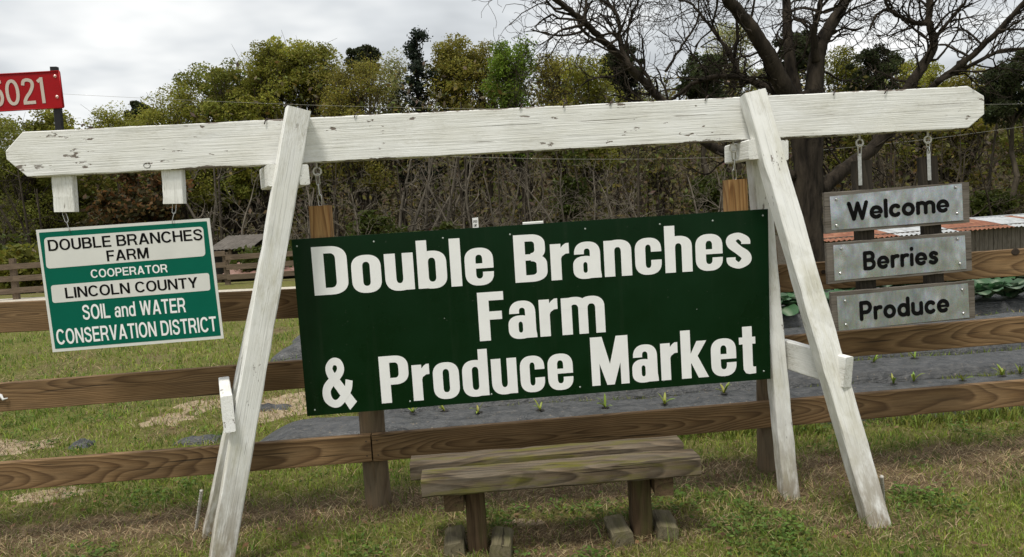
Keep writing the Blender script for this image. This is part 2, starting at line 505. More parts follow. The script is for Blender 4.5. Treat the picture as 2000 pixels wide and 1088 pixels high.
M_darkbark = bark('dark bark', (0.030, 0.024, 0.017), (0.095, 0.078, 0.056), (1, 1, 0.3), 3.0)
M_greybark = bark('grey twig bark', (0.075, 0.063, 0.047), (0.205, 0.178, 0.140), (1, 1, 0.4), 3.0)
M_leaf = vcol_mat('leaves', 0.6, 0.45, 0.25)
M_grass = vcol_mat('grass blades', 0.65, 0.3, 0.2)
M_crop = vcol_mat('crop leaves', 0.45, 0.2, 0.4)

def ground_mat():
    mt, t, b = newmat('lawn ground')
    v = coords(t, rand=False)
    n1 = noise(t, v, 0.9, 6, 0.65)
    n2 = noise(t, v, 7.0, 5, 0.7)
    n3 = noise(t, v, 45.0, 4, 0.7)
    g = ramp(t, n2, [(0.30, (0.090, 0.098, 0.024)), (0.5, (0.150, 0.150, 0.042)), (0.72, (0.22, 0.185, 0.085))])
    soil = ramp(t, n3, [(0.3, (0.10, 0.072, 0.040)), (0.7, (0.25, 0.19, 0.115))])
    c = mixc(t, ramp(t, n1, [(0.52, 0.0), (0.68, 0.75)]), g, soil)
    c = mixc(t, 1.0, c, ramp(t, n3, [(0.3, 0.7), (0.7, 1.2)]), 'MULTIPLY')
    at = t.nodes.new('ShaderNodeVertexColor'); at.layer_name = 'Col'      # where the turf is worn away
    wear = ramp(t, mathn(t, 'ADD', at.outputs[0], mathn(t, 'MULTIPLY', mathn(t, 'SUBTRACT', n3, 0.5), 0.6)), [(0.30, 0.0), (0.62, 0.9)])
    c = mixc(t, wear, c, ramp(t, n2, [(0.3, (0.105, 0.070, 0.042)), (0.7, (0.235, 0.170, 0.105))]))
    # leaf litter under the wood, beyond the fields
    tcx = t.nodes.new('ShaderNodeTexCoord'); sx_ = t.nodes.new('ShaderNodeSeparateXYZ')
    t.links.new(tcx.outputs['Object'], sx_.inputs[0])
    mr = node(t, 'ShaderNodeMapRange'); t.links.new(sx_.outputs['Y'], mr.inputs[0])
    mr.inputs[1].default_value, mr.inputs[2].default_value = 36.0, 44.0
    lit = ramp(t, n1, [(0.3, (0.030, 0.025, 0.014)), (0.7, (0.070, 0.055, 0.030))])
    c = mixc(t, mr.outputs[0], c, lit)
    t.links.new(c, b.inputs['Base Color'])
    b.inputs['Roughness'].default_value = 0.95
    b.inputs['Specular IOR Level'].default_value = 0.1
    bump(t, b, mathn(t, 'ADD', n3, n2), 0.8, 0.03)
    return mt
M_ground = ground_mat()
M_gravel = plain('pale gravel', (0.50, 0.455, 0.38), 0.95, 0, 0.25, 14, 0.1, 0.4)
M_sand = plain('sandy soil', (0.33, 0.26, 0.175), 0.95, 0, 0.3, 22, 0.1, 0.6)
def plastic():
    mt, t, b = newmat('black plastic mulch')
    n = noise(t, coords(t, (1.2, 5, 5), rand=True), 2.4, 6, 0.65, 0.4)
    d = noise(t, coords(t, (3, 3, 3)), 5.0, 6, 0.7)
    col = mixc(t, ramp(t, d, [(0.38, 0.0), (0.66, 1.0)]), (0.022, 0.024, 0.026), (0.080, 0.080, 0.079))
    sp = noise(t, coords(t, (1, 1, 1)), 38.0, 3, 0.6)
    col = mixc(t, ramp(t, sp, [(0.64, 0.0), (0.70, 0.8)]), col, (0.21, 0.17, 0.12))
    t.links.new(col, b.inputs['Base Color'])
    t.links.new(ramp(t, d, [(0.3, 0.26), (0.7, 0.55)]), b.inputs['Roughness'])
    b.inputs['Specular IOR Level'].default_value = 0.6
    bump(t, b, n, 1.0, 0.045)
    return mt
M_plastic = plastic()
def roofmat(name, a, b_, c_):
    mt, t, b = newmat(name)
    n = noise(t, coords(t, (1, 1, 1)), 2.3, 6, 0.7, 0.5)
    t.links.new(ramp(t, n, [(0.3, a), (0.5, b_), (0.72, c_)]), b.inputs['Base Color'])
    b.inputs['Roughness'].default_value = 0.7
    return mt
M_rust = roofmat('rusty roof iron', (0.12, 0.042, 0.022), (0.23, 0.085, 0.042), (0.33, 0.17, 0.095))
M_tin = roofmat('silver roof tin', (0.26, 0.27, 0.275), (0.40, 0.415, 0.42), (0.52, 0.53, 0.54))
M_oldtin = roofmat('old grey roof tin', (0.055, 0.046, 0.036), (0.10, 0.085, 0.068), (0.15, 0.13, 0.11))
M_pinkroof = roofmat('faded red roof iron', (0.17, 0.085, 0.062), (0.24, 0.135, 0.105), (0.30, 0.18, 0.145))
M_void = plain('dark shed interior', (0.02, 0.017, 0.014), 0.9, 0, 0.2)  # near-black: the shade inside the sheds is put into the colour

# ------------------------------------------------------------------ terrain
def vnoise(x, y, s, seed):
    """smooth value noise, numpy"""
    r = np.random.default_rng(seed).random((64, 64))
    x, y = np.asarray(x) * s + 31.7, np.asarray(y) * s + 17.3
    xi, yi = np.floor(x).astype(int), np.floor(y).astype(int)
    fx, fy = x - xi, y - yi
    fx, fy = fx * fx * (3 - 2 * fx), fy * fy * (3 - 2 * fy)
    g = lambda a, b: r[a % 64, b % 64]
    return (g(xi, yi) * (1 - fx) + g(xi + 1, yi) * fx) * (1 - fy) + (g(xi, yi + 1) * (1 - fx) + g(xi + 1, yi + 1) * fx) * fy
def sstep(a, b, x):
    t_ = np.clip((np.asarray(x) - a) / (b - a), 0, 1)
    return t_ * t_ * (3 - 2 * t_)
def gz(x, y):
    """ground height: level lawn, falling away past the lane towards the wood"""
    x, y = np.asarray(x, float), np.asarray(y, float)
    e = sstep(2, 6, x)                       # on the right the field starts falling sooner
    z = -2.6 * sstep(21.5 - 8.5 * e, 38 - 5 * e, y)
    z = z + 15.5 * sstep(80, 128, y)         # wooded rise closing the view
    near = (vnoise(x, y, 1.7, 3) - 0.5) * 0.03 + (vnoise(x, y, 6, 4) - 0.5) * 0.014
    z = z + near * (1 - sstep(9, 16, y))
    z = z + (vnoise(x, y, 0.12, 5) - 0.5) * 1.2 * sstep(26, 50, y)
    return z
def make_ground():
    def axis(pts):
        out = []
        for a, b, n in pts: out += list(np.linspace(a, b, n, endpoint=False))
        return np.array(out + [pts[-1][1]])
    xs = axis([(-400, -60, 12), (-60, -12, 30), (-12, -4, 40), (-4, 4.5, 150), (4.5, 14, 45), (14, 60, 30), (60, 400, 12)])
    ys = axis([(-60, 0, 12), (0, 2.5, 12), (2.5, 6, 80), (6, 12, 70), (12, 22, 50), (22, 60, 50), (60, 140, 20), (140, 900, 16)])
    X, Yg = np.meshgrid(xs, ys)
    Z = gz(X, Yg)
    V = np.stack([X, Yg, Z], -1).reshape(-1, 3)
    nx, ny = len(xs), len(ys)
    i, j = np.meshgrid(np.arange(nx - 1), np.arange(ny - 1))
    a = (j * nx + i).ravel()
    F = np.stack([a, a + 1, a + nx + 1, a + nx], 1)
    w_ = np.where((V[:, 1] > 2) & (V[:, 1] < 13) & (np.abs(V[:, 0]) < 12), straw_mask(V[:, 0], V[:, 1]), 0.0)
    me = npmesh('ground', V, [F], np.repeat(w_[:, None], 3, 1), smooth=True)
    tag(addmesh('ground', me, M_ground), 'grassy ground falling away towards the wood', kind='structure')

def strip(name, pts, w, mat, dz=0.006, kind='structure', n=60):
    """a flat ribbon on the ground along pts"""
    V = []; F = []
    P = [Vector(p) for p in pts]
    r = random.Random(3)
    for k in range(n + 1):
        s = k / n * (len(P) - 1); i = min(int(s), len(P) - 2); f = s - i
        p = P[i].lerp(P[i + 1], f); d = (P[i + 1] - P[i]).normalized()
        nn = Vector((-d.y, d.x, 0))
        for sgn in (-1, 1):
            q = p + nn * sgn * (w / 2 + r.uniform(-0.1, 0.1))
            V.append((q.x, q.y, float(gz(q.x, q.y)) + dz))
        if k: F.append((2 * k - 2, 2 * k - 1, 2 * k + 1, 2 * k))
    o = wmesh(name, V, F, mat)
    return tag(o, kind=kind)
tag(strip('gravel_lane', [(-40, 22.6, 0), (-14.5, 19.9, 0), (-6, 18.3, 0), (2, 17.2, 0), (20, 16.4, 0), (40, 16.2, 0)], 1.7, M_gravel), 'pale gravel lane in front of the far fence')

def patch(name, c, rx, ry, mat, seed, dz=0.004, label=None):
    V = [(c[0], c[1], float(gz(c[0], c[1])) + dz)]; F = []
    n = 60
    for ring, f in ((1, 0.5), (2, 0.9), (3, 1.15)):
        for k in range(n):
            a = 2 * math.pi * k / n
            q = f * (0.55 + 0.9 * float(vnoise(3 * math.cos(a) + seed, 3 * math.sin(a), 1.1, seed)))
            x, y = c[0] + rx * q * math.cos(a), c[1] + ry * q * math.sin(a)
            V.append((x, y, float(gz(x, y)) + (dz if ring < 3 else -0.02)))
    for k in range(n):
        k2 = (k + 1) % n
        F.append((0, 1 + k, 1 + k2))
        for r_ in (0, 1): F.append((1 + r_ * n + k, 1 + r_ * n + n + k, 1 + r_ * n + n + k2, 1 + r_ * n + k2))
    o = wmesh(name, V, F, mat, smooth=True)
    tag(o, label, kind='structure')
SAND = [(onz(90, 968), 0.22, 0.10, 1), (onz(30, 872), 0.34, 0.22, 2), (onz(415, 790), 0.28, 0.3, 4),
        (onz(560, 790), 0.5, 0.45, 5), (onz(285, 742), 0.3, 0.35, 6), (onz(1020, 1018), 0.11, 0.04, 7), (onz(330, 820), 0.25, 0.2, 8), (onz(640, 775), 0.4, 0.4, 9)]
for c_, a_, b_, s_ in SAND:
    patch('bare_sand', c_, a_, b_, M_sand, s_)

# ------------------------------------------------------------------ lettering tools
def se(u, n):
    return math.copysign(abs(u) ** (2 / n), u)
def half(x0, x1, yb, yt, n=2.6, k=18):
    cx, a = (x0 + x1) / 2, (x1 - x0) / 2
    return [(cx + a * se(math.cos(math.pi * (1 - i / k)), n), yb + (yt - yb) * abs(math.sin(math.pi * i / k)) ** (2 / n)) for i in range(k + 1)]
def rect(x0, y0, x1, y1):
    return ('poly', [(x0, y0), (x1, y0), (x1, y1), (x0, y1)])
def band(o, i_):
    return ('band', o, i_)
S_, T_, X_, O_ = 0.225, 0.145, 0.765, 0.012
def oring(x0, x1, y0, y1, S=S_, T=T_, hc=0.26, hi=0.10, n=2.4):
    o = half(x0, x1, y1 - hc, y1, n) + half(x0, x1, y0 + hc, y0, n)[::-1]
    i_ = half(x0 + S, x1 - S, y1 - T - hi, y1 - T, n) + half(x0 + S, x1 - S, y0 + T + hi, y0 + T, n)[::-1]
    return band(o + [o[0]], i_ + [i_[0]])
def oopen(x0, x1, y0, y1, yt, yb, S=S_, T=T_, hc=0.26, hi=0.10, n=2.4):
    o = [(x1, yt)] + half(x0, x1, y1 - hc, y1, n)[::-1] + half(x0, x1, y0 + hc, y0, n) + [(x1, yb)]
    i_ = [(x1 - S, yt)] + half(x0 + S, x1 - S, y1 - T - hi, y1 - T, n)[::-1] + half(x0 + S, x1 - S, y0 + T + hi, y0 + T, n) + [(x1 - S, yb)]
    return band(o, i_)
def bow(xb, x1, y0, y1, hc, S=S_, T=T_, n=2.3, k=10):
    def q(xx, xr, ya, yb, h):
        top = [(xx + (xr - xx) * math.sin(math.pi / 2 * i / k) ** (2 / n), yb - h + h * math.cos(math.pi / 2 * i / k) ** (2 / n) if i < k else yb - h) for i in range(k + 1)]
        bot = [(x, ya + yb - y) for x, y in top][::-1]
        return top + bot
    return band(q(xb, x1, y0, y1, hc), q(xb, x1 - S, y0 + T, y1 - T, max(0.04, hc - T)))
def crom(P, per=6):
    out = []
    for i in range(len(P) - 1):
        p0, p1, p2, p3 = P[max(i - 1, 0)], P[i], P[i + 1], P[min(i + 2, len(P) - 1)]
        for k in range(per):
            t = k / per
            out.append(tuple(0.5 * (2 * b + (-a + c) * t + (2 * a - 5 * b + 4 * c - d) * t * t + (-a + 3 * b - 3 * c + d) * t ** 3)
                             for a, b, c, d in zip(p0, p1, p2, p3)))
    out.append(P[-1])
    return out
def ribbon(path):
    """path of (x, y, thickness)"""
    o, i_ = [], []
    for k, p in enumerate(path):
        a, b = path[max(k - 1, 0)], path[min(k + 1, len(path) - 1)]
        dx_, dy_ = b[0] - a[0], b[1] - a[1]
        l = math.hypot(dx_, dy_) or 1
        nx_, ny_ = -dy_ / l * p[2] / 2, dx_ / l * p[2] / 2
        o.append((p[0] + nx_, p[1] + ny_)); i_.append((p[0] - nx_, p[1] - ny_))
    return ('band', o, i_, 0.0007)
def arch(x0, x1, yb, S=S_, hc=0.24):
    return band(half(x0, x1, X_ + O_ - hc, X_ + O_, 2.4), half(x0 + S, x1 - S, X_ - T_ - 0.10, X_ - T_, 2.4))
def heavy(ch):
    S, T, X, O = S_, T_, X_, O_
    if ch == 'D':
        return 0.70, [rect(0, 0, S + 0.01, 1), rect(S - 0.01, 1 - T, 0.36, 1), rect(S - 0.01, 0, 0.36, T), bow(0.35, 0.70, 0, 1, 0.27, S + 0.01)]
    if ch == 'B':
        return 0.69, [rect(0, 0, S + 0.01, 1), rect(S - 0.01, 1 - T, 0.36, 1), rect(S - 0.01, 0, 0.36, T), rect(S - 0.01, 0.455, 0.38, 0.585),
                      bow(0.35, 0.66, 0.46, 1, 0.22, S, T), bow(0.35, 0.69, 0, 0.58, 0.22, S, T)]
    if ch == 'P':
        return 0.66, [rect(0, 0, S + 0.01, 1), rect(S - 0.01, 1 - T, 0.36, 1), rect(S - 0.01, 0.385, 0.36, 0.53), bow(0.35, 0.66, 0.385, 1, 0.25, S, T)]
    if ch == 'F':
        return 0.55, [rect(0, 0, S + 0.01, 1), rect(S, 1 - T - 0.03, 0.55, 1), rect(S, 0.43, 0.50, 0.60)]
    if ch == 'M':
        return 0.86, [rect(0, 0, 0.19, 1), rect(0.67, 0, 0.86, 1),
                      ('poly', [(0.0, 1), (0.27, 1), (0.45, 0.36), (0.45, 0.0), (0.345, 0.0)]), ('poly', [(0.86, 1), (0.59, 1), (0.41, 0.36), (0.41, 0.0), (0.515, 0.0)])]
    if ch == 'o': return 0.60, [oring(0, 0.60, -O, X + O)]
    if ch == 'u': return 0.59, [rect(0, 0.24, S, X), rect(0.59 - S, 0, 0.59, X), band(half(0, 0.59, 0.26, -O, 2.4), half(S, 0.59 - S, T + 0.12, T, 2.4))]
    if ch == 'n': return 0.59, [rect(0, 0, S, X), rect(0.59 - S, 0, 0.59, X - 0.22), arch(0, 0.59, 0)]
    if ch == 'h': return 0.59, [rect(0, 0, S, 1), rect(0.59 - S, 0, 0.59, X - 0.22), arch(0, 0.59, 0)]
    if ch == 'm':
        a = 0.565
        return 0.93, [rect(0, 0, S, X), rect(0.365, 0, 0.365 + 0.20, X - 0.22), rect(0.73, 0, 0.93, X - 0.22), arch(0, a, 0, 0.20), arch(0.365, 0.93, 0, 0.20)]
    if ch == 'b': return 0.60, [rect(0, 0, S - 0.01, 1), oring(0, 0.60, -O, X + O)]
    if ch == 'd': return 0.60, [rect(0.60 - S + 0.01, 0, 0.60, 1), oring(0, 0.60, -O, X + O)]
    if ch == 'l': return S, [rect(0, 0, S, 1)]
    if ch == 'e': return 0.59, [oopen(0, 0.59, -O, X + O, 0.345, 0.27), rect(S - 0.02, 0.345, 0.585, 0.45)]
    if ch == 'c': return 0.57, [oopen(0, 0.57, -O, X + O, 0.475, 0.30)]
    if ch == 'a':
        return 0.59, [rect(0.59 - S + 0.005, 0, 0.585, 0.52), band([(0.03, 0.515)] + half(0.03, 0.585, 0.52, X + O, 2.4) + [(0.585, 0.45)],
                                                              [(0.03 + 0.21, 0.515)] + half(0.24, 0.365, 0.555, X - T + 0.01, 2.4) + [(0.365, 0.45)]),
                      oring(0, 0.52, -O, 0.475, 0.215, 0.13, 0.20, 0.07), ('poly', [(0.40, 0), (0.60, 0), (0.60, 0.06), (0.585, 0.16), (0.36, 0.16)])]
    if ch == 'r':
        return 0.40, [rect(0, 0, S, X), ('poly', [(S - 0.02, 0.40), (S - 0.02, 0.66), (S + 0.05, 0.735), (S + 0.11, 0.772), (0.40, 0.775), (0.40, 0.555), (S + 0.10, 0.55), (S + 0.02, 0.50)])]
    if ch == 's':
        c = crom([(0.435, 0.515, 0.20), (0.425, 0.60, 0.19), (0.28, 0.695, 0.14), (0.125, 0.635, 0.20), (0.13, 0.53, 0.215), (0.27, 0.40, 0.19),
                  (0.42, 0.275, 0.215), (0.43, 0.165, 0.215), (0.275, 0.065, 0.14), (0.12, 0.145, 0.19), (0.105, 0.245, 0.20)])
        return 0.54, [ribbon(c)]
    if ch == 't':
        return 0.37, [rect(0.085, 0.17, 0.085 + S, 0.985), rect(0, X - 0.145, 0.385, X), band([(0.085, 0.2), (0.09, 0.09), (0.14, 0.015), (0.23, -0.01), (0.38, 0.0)],
                                                                                     [(0.31, 0.2), (0.31, 0.165), (0.32, 0.145), (0.34, 0.138), (0.38, 0.14)])]
    if ch == 'k':
        return 0.62, [rect(0, 0, S, 1), ('poly', [(S - 0.01, 0.29), (S - 0.01, 0.49), (0.37, X), (0.60, X), (0.36, 0.42)]), ('poly', [(0.21, 0.36), (0.36, 0.50), (0.63, 0), (0.39, 0)])]
    if ch == '&':
        c = crom([(0.80, -0.01, 0.26), (0.62, 0.22, 0.235), (0.40, 0.50, 0.22), (0.26, 0.69, 0.20), (0.24, 0.82, 0.185), (0.35, 0.93, 0.15), (0.50, 0.90, 0.17),
                  (0.545, 0.77, 0.19), (0.46, 0.645, 0.18), (0.28, 0.53, 0.19), (0.13, 0.38, 0.215), (0.125, 0.20, 0.22), (0.26, 0.075, 0.165), (0.42, 0.08, 0.165), (0.58, 0.21, 0.18), (0.70, 0.36, 0.19), (0.745, 0.53, 0.19)], 8)
        return 0.93, [ribbon(c)]
    return 0.3, []
def rs(pts, w, curve=True):
    return ('stroke', crom(pts, 6) if curve else pts, w)
def arcp(cx, cy, rx, ry, a0, a1, k=16):
    return [(cx + rx * math.cos(math.radians(a0 + (a1 - a0) * i / k)), cy + ry * math.sin(math.radians(a0 + (a1 - a0) * i / k))) for i in range(k + 1)]
RW = 0.205
def rounded(ch):
    w = RW; h = w / 2; x = 0.70; cy = x / 2; ry = cy - h
    st = lambda p: ('stroke', p, w)
    if ch == 'W': return 1.12, [st([(h, 1 - h), (0.34, h), (0.56, 1 - h - 0.02), (0.78, h), (1.12 - h, 1 - h)])]
    if ch == 'e': return 0.70, [('stroke', [(h + 0.02, 0.345), (0.61, 0.345)], 0.125), st(arcp(0.35, cy, 0.35 - h, ry, 0, 308, 30))]
    if ch == 'l': return w, [st([(h, 1 - h), (h, h)])]
    if ch == 'c': return 0.62, [st(arcp(0.34, cy, 0.34 - h, ry, 48, 312, 26))]
    if ch == 'o': return 0.70, [st(arcp(0.35, cy, 0.35 - h, ry, 0, 360, 32))]
    if ch == 'm': return 1.02, [st([(h, x - h), (h, h)]), st([(h, 0.42)] + arcp(0.30, 0.42, 0.21, 0.19, 180, 0, 14) + [(0.51, h)]), st([(0.51, 0.42)] + arcp(0.72, 0.42, 0.21, 0.19, 180, 0, 14) + [(0.93, h)])]
    if ch == 'B': return 0.70, [st([(h, h), (h, 1 - h)]), st([(h, 1 - h), (0.36, 1 - h)] + arcp(0.36, 0.715, 0.20, 0.19, 90, -90, 12) + [(h, 0.525)]), st([(0.36, 0.525)] + arcp(0.37, 0.31, 0.235, 0.215, 90, -90, 12) + [(h, h)])]
    if ch == 'P': return 0.70, [st([(h, h), (h, 1 - h)]), st([(h, 1 - h), (0.36, 1 - h)] + arcp(0.36, 0.665, 0.24, 0.24, 90, -90, 14) + [(h, 0.425)])]
    if ch == 'r': return 0.47, [st([(h, x - h), (h, h)]), st([(h, 0.36)] + arcp(0.34, 0.36, 0.25, 0.25, 180, 75, 12))]
    if ch == 'i': return w, [st([(h, x - h), (h, h)]), st([(h, 0.90), (h, 0.915)])]
    if ch == 's': return 0.54, [st(crom([(0.44, 0.545), (0.28, 0.61), (0.12, 0.52), (0.20, 0.39), (0.36, 0.33), (0.44, 0.20), (0.28, 0.09), (0.10, 0.15)], 6))]
    if ch == 'd': return 0.70, [st([(0.70 - h, 1 - h), (0.70 - h, h)]), st(arcp(0.34, cy, 0.34 - h, ry, 0, 360, 30))]
    if ch == 'u': return 0.66, [st([(h, x - h), (h, 0.30)] + arcp(0.33, 0.30, 0.235, 0.21, 180, 360, 14) + [(0.66 - h, x - h)]), st([(0.66 - h, x - h), (0.66 - h, h)])]
    return 0.3, []
def digit(ch):
    w = 0.125; h = w / 2
    st = lambda p: ('flat', p, w)
    if ch == '5': return 0.50, [st([(0.46, 1 - h), (0.10, 1 - h)]), st([(0.10 + 0.02, 1), (0.09, 0.52)]), st(crom([(0.08, 0.55), (0.22, 0.645), (0.38, 0.57), (0.435, 0.34), (0.37, 0.12), (0.22, 0.06), (0.04, 0.16)], 6))]
    if ch == '0': return 0.52, [st([(0.26 + 0.2 * se(math.cos(a), 2.2), 0.5 + 0.44 * se(math.sin(a), 2.2)) for a in [2 * math.pi * i / 36 for i in range(37)]])]
    if ch == '2': return 0.52, [st(crom([(0.075, 0.74), (0.12, 0.90), (0.26, 0.94), (0.41, 0.87), (0.435, 0.70), (0.33, 0.48), (0.16, 0.27), (0.075, 0.11)], 6)), st([(0.02, h), (0.49, h)])]
    if ch == '1': return 0.26, [st([(0.19, 0), (0.19, 1)]), st([(0.19, 0.94), (0.04, 0.84)])]
    return 0.3, []
def glyph_pieces(ps):
    """-> list of (verts2d, faces)"""
    out = []
    for p in ps:
        if p[0] == 'poly':
            out.append((p[1], [tuple(range(len(p[1])))], 0))
        elif p[0] == 'band':
            o, i_ = p[1], p[2]; n = len(o)
            out.append((o + i_, [(k, k + 1, n + k + 1, n + k) for k in range(n - 1)], p[3] if len(p) > 3 else 0))
        else:
            path, w = p[1], p[2]
            b = ribbon([(x, y, w) for x, y in path]); o, i_ = b[1], b[2]; n = len(o)
            # mitre corners with discs
            V = o + i_; F = [(k, k + 1, n + k + 1, n + k) for k in range(n - 1)]
            if p[0] == 'stroke':
                for k in range(n):
                    a, c = path[k], path[min(k + 1, n - 1)]
                    sharp = 0 < k < n - 1 and math.hypot(path[k][0] - path[k-1][0], path[k][1] - path[k-1][1]) > 0.2
                    if k in (0, n - 1) or sharp:
                        out.append(([(a[0] + w / 2 * math.cos(2 * math.pi * j / 18), a[1] + w / 2 * math.sin(2 * math.pi * j / 18)) for j in range(18)], [tuple(range(18))], 0))
                # straight segments as their own quads so corners keep full width
                V = []; F = []
                for k in range(n - 1):
                    a, c = path[k], path[k + 1]
                    l = math.hypot(c[0] - a[0], c[1] - a[1])
                    if l > 0.2:
                        nx_, ny_ = -(c[1] - a[1]) / l * w / 2, (c[0] - a[0]) / l * w / 2
                        q = len(V)
                        V += [(a[0] + nx_, a[1] + ny_), (c[0] + nx_, c[1] + ny_), (c[0] - nx_, c[1] - ny_), (a[0] - nx_, a[1] - ny_)]
                        F.append((q, q + 1, q + 2, q + 3))
                    else:
                        q = len(V); V += [o[k], o[k + 1], i_[k + 1], i_[k]]; F.append((q, q + 1, q + 2, q + 3))
            out.append((V, F, 0))
    return out
def word_mesh(text, font, gap, th=0.0012):
    """mesh in the xz plane, facing -y; x from 0, cap height 1; returns verts, faces and width"""
    V = []; F = []; x = 0.0; lay = 0
    for ch in text:
        w, ps = font(ch)
        for vv, ff, slope in glyph_pieces(ps):
            lay += 1
            b = len(V)
            dz_ = 0.00012 * (lay % 5)
            hn = max(1, len(vv) // 2)
            V += [(x + a, -th - dz_ - slope * (q_ % hn) / hn, z) for q_, (a, z) in enumerate(vv)]
            for f in ff:
                f = [b + k for k in f]
                # face -y: counter-clockwise seen from -y
                area = sum(V[f[k]][0] * V[f[(k + 1) % len(f)]][2] - V[f[(k + 1) % len(f)]][0] * V[f[k]][2] for k in range(len(f)))
                F.append(tuple(f) if area > 0 else tuple(reversed(f)))
        x += w + gap
    return V, F, x - gap
def put_word(text, font, gap, p_left, p_right, cap, n_out, mat, parent, name='lettering', up=(0, 0, 1)):
    """stretch a word between two baseline points; n_out points out of the sign face"""
    V, F, w = word_mesh(text, font, gap)
    p0, p1, nn = Vector(p_left), Vector(p_right), Vector(n_out).normalized()
    ex = p1 - p0
    ez = nn.cross(ex.normalized()); ez = ez if ez.z > 0 else -ez
    W = [p0 + ex * (v[0] / w) + ez * (v[2] * cap) + nn * (-v[1]) for v in V]
    return wmesh(name, W, F, mat, parent, org=p0)
def grot(ch):
    """bold grotesque capitals for the printed signs"""
    S, T = 0.165, 0.150
    if ch == ' ': return 0.24, []
    if ch == 'L': return 0.60, [rect(0, 0, S, 1), rect(S, 0, 0.60, T)]
    if ch == 'E': return 0.64, [rect(0, 0, S, 1), rect(S, 0, 0.64, T), rect(S, 1 - T, 0.63, 1), rect(S, 0.435, 0.59, 0.435 + T)]
    if ch == 'F': return 0.60, [rect(0, 0, S, 1), rect(S, 1 - T, 0.60, 1), rect(S, 0.43, 0.54, 0.43 + T)]
    if ch == 'H': return 0.72, [rect(0, 0, S, 1), rect(0.72 - S, 0, 0.72, 1), rect(S, 0.435, 0.72 - S, 0.435 + T)]
    if ch == 'I': return S, [rect(0, 0, S, 1)]
    if ch == 'T': return 0.66, [rect(0.33 - S / 2, 0, 0.33 + S / 2, 1 - T), rect(0, 1 - T, 0.66, 1)]
    if ch == 'D': return 0.74, [rect(0, 0, S, 1), rect(S, 1 - T, 0.36, 1), rect(S, 0, 0.36, T), bow(0.35, 0.74, 0, 1, 0.45, S, T, 2.1)]
    if ch == 'P': return 0.68, [rect(0, 0, S, 1), rect(S, 1 - T, 0.42, 1), rect(S, 0.36, 0.42, 0.36 + T), bow(0.41, 0.68, 0.36, 1, 0.31, S, T, 2.1)]
    if ch == 'R': return 0.74, [rect(0, 0, S, 1), rect(S, 1 - T, 0.44, 1), rect(S, 0.39, 0.44, 0.39 + T), bow(0.43, 0.71, 0.39, 1, 0.30, S, T, 2.1), ('poly', [(0.36, 0.42), (0.54, 0.42), (0.66, 0.30), (0.70, 0.06), (0.75, 0), (0.55, 0), (0.52, 0.20), (0.44, 0.36)])]
    if ch == 'B': return 0.71, [rect(0, 0, S, 1), rect(S, 1 - T, 0.42, 1), rect(S, 0, 0.42, T), rect(S, 0.44, 0.44, 0.44 + T * 0.9), bow(0.41, 0.67, 0.45, 1, 0.27, S, T, 2.1), bow(0.41, 0.71, 0, 0.575, 0.28, S, T, 2.1)]
    if ch in 'OC':
        W = 0.80; n = 2.15; k = 44
        a0, a1 = (0, 2 * math.pi) if ch == 'O' else (math.radians(34), math.radians(326))
        an = [a0 + (a1 - a0) * i / k for i in range(k + 1)]
        o = [(W / 2 * (1 + se(math.cos(a), n)), 0.5 + 0.515 * se(math.sin(a), n)) for a in an]
        i_ = [(W / 2 + (W / 2 - S) * se(math.cos(a), n), 0.5 + (0.515 - T) * se(math.sin(a), n)) for a in an]
        return (0.80 if ch == 'O' else 0.77), [band(o, i_)]
    if ch == 'U': return 0.70, [rect(0, 0.33, S, 1), rect(0.70 - S, 0.33, 0.70, 1), band(half(0, 0.70, 0.34, -0.015, 2.2), half(S, 0.70 - S, 0.34, T - 0.015, 2.2))]
    if ch == 'S':
        c = crom([(0.60, 0.70, T), (0.53, 0.87, T), (0.34, 0.935, T), (0.14, 0.86, T), (0.10, 0.72, T), (0.19, 0.60, T), (0.36, 0.525, T * 1.08), (0.54, 0.44, T), (0.60, 0.28, T), (0.52, 0.12, T), (0.34, 0.06, T), (0.13, 0.13, T), (0.075, 0.31, T)])
        return 0.68, [ribbon(c)]
    if ch == 'A': return 0.78, [('poly', [(0, 0), (0.175, 0), (0.47, 1), (0.29, 1)]), ('poly', [(0.78, 0), (0.605, 0), (0.31, 1), (0.49, 1)]), rect(0.19, 0.21, 0.59, 0.21 + T * 0.92)]
    if ch == 'V': return 0.74, [('poly', [(0.28, 0), (0.44, 0), (0.178, 1), (0, 1)]), ('poly', [(0.46, 0), (0.30, 0), (0.562, 1), (0.74, 1)])]
    if ch == 'W': return 1.06, [('poly', [(0.19, 0), (0.36, 0), (0.17, 1), (0, 1)]), ('poly', [(0.21, 0), (0.37, 0), (0.615, 1), (0.45, 1)]), ('poly', [(0.69, 0), (0.85, 0), (0.61, 1), (0.445, 1)]), ('poly', [(0.70, 0), (0.87, 0), (1.06, 1), (0.89, 1)])]
    if ch == 'N': return 0.74, [rect(0, 0, S, 1), rect(0.74 - S, 0, 0.74, 1), ('poly', [(0, 1), (0.18, 1), (0.74, 0), (0.56, 0)])]
    if ch == 'M': return 0.86, [rect(0, 0, S * 0.94, 1), rect(0.86 - S * 0.94, 0, 0.86, 1), ('poly', [(0, 1), (0.225, 1), (0.50, 0), (0.355, 0)]), ('poly', [(0.86, 1), (0.635, 1), (0.36, 0), (0.505, 0)])]
    if ch == 'Y': return 0.74, [rect(0.37 - S / 2, 0, 0.37 + S / 2, 0.42), ('poly', [(0, 1), (0.19, 1), (0.45, 0.42), (0.37 - S / 2, 0.38)]), ('poly', [(0.74, 1), (0.55, 1), (0.29, 0.42), (0.37 + S / 2, 0.38)])]
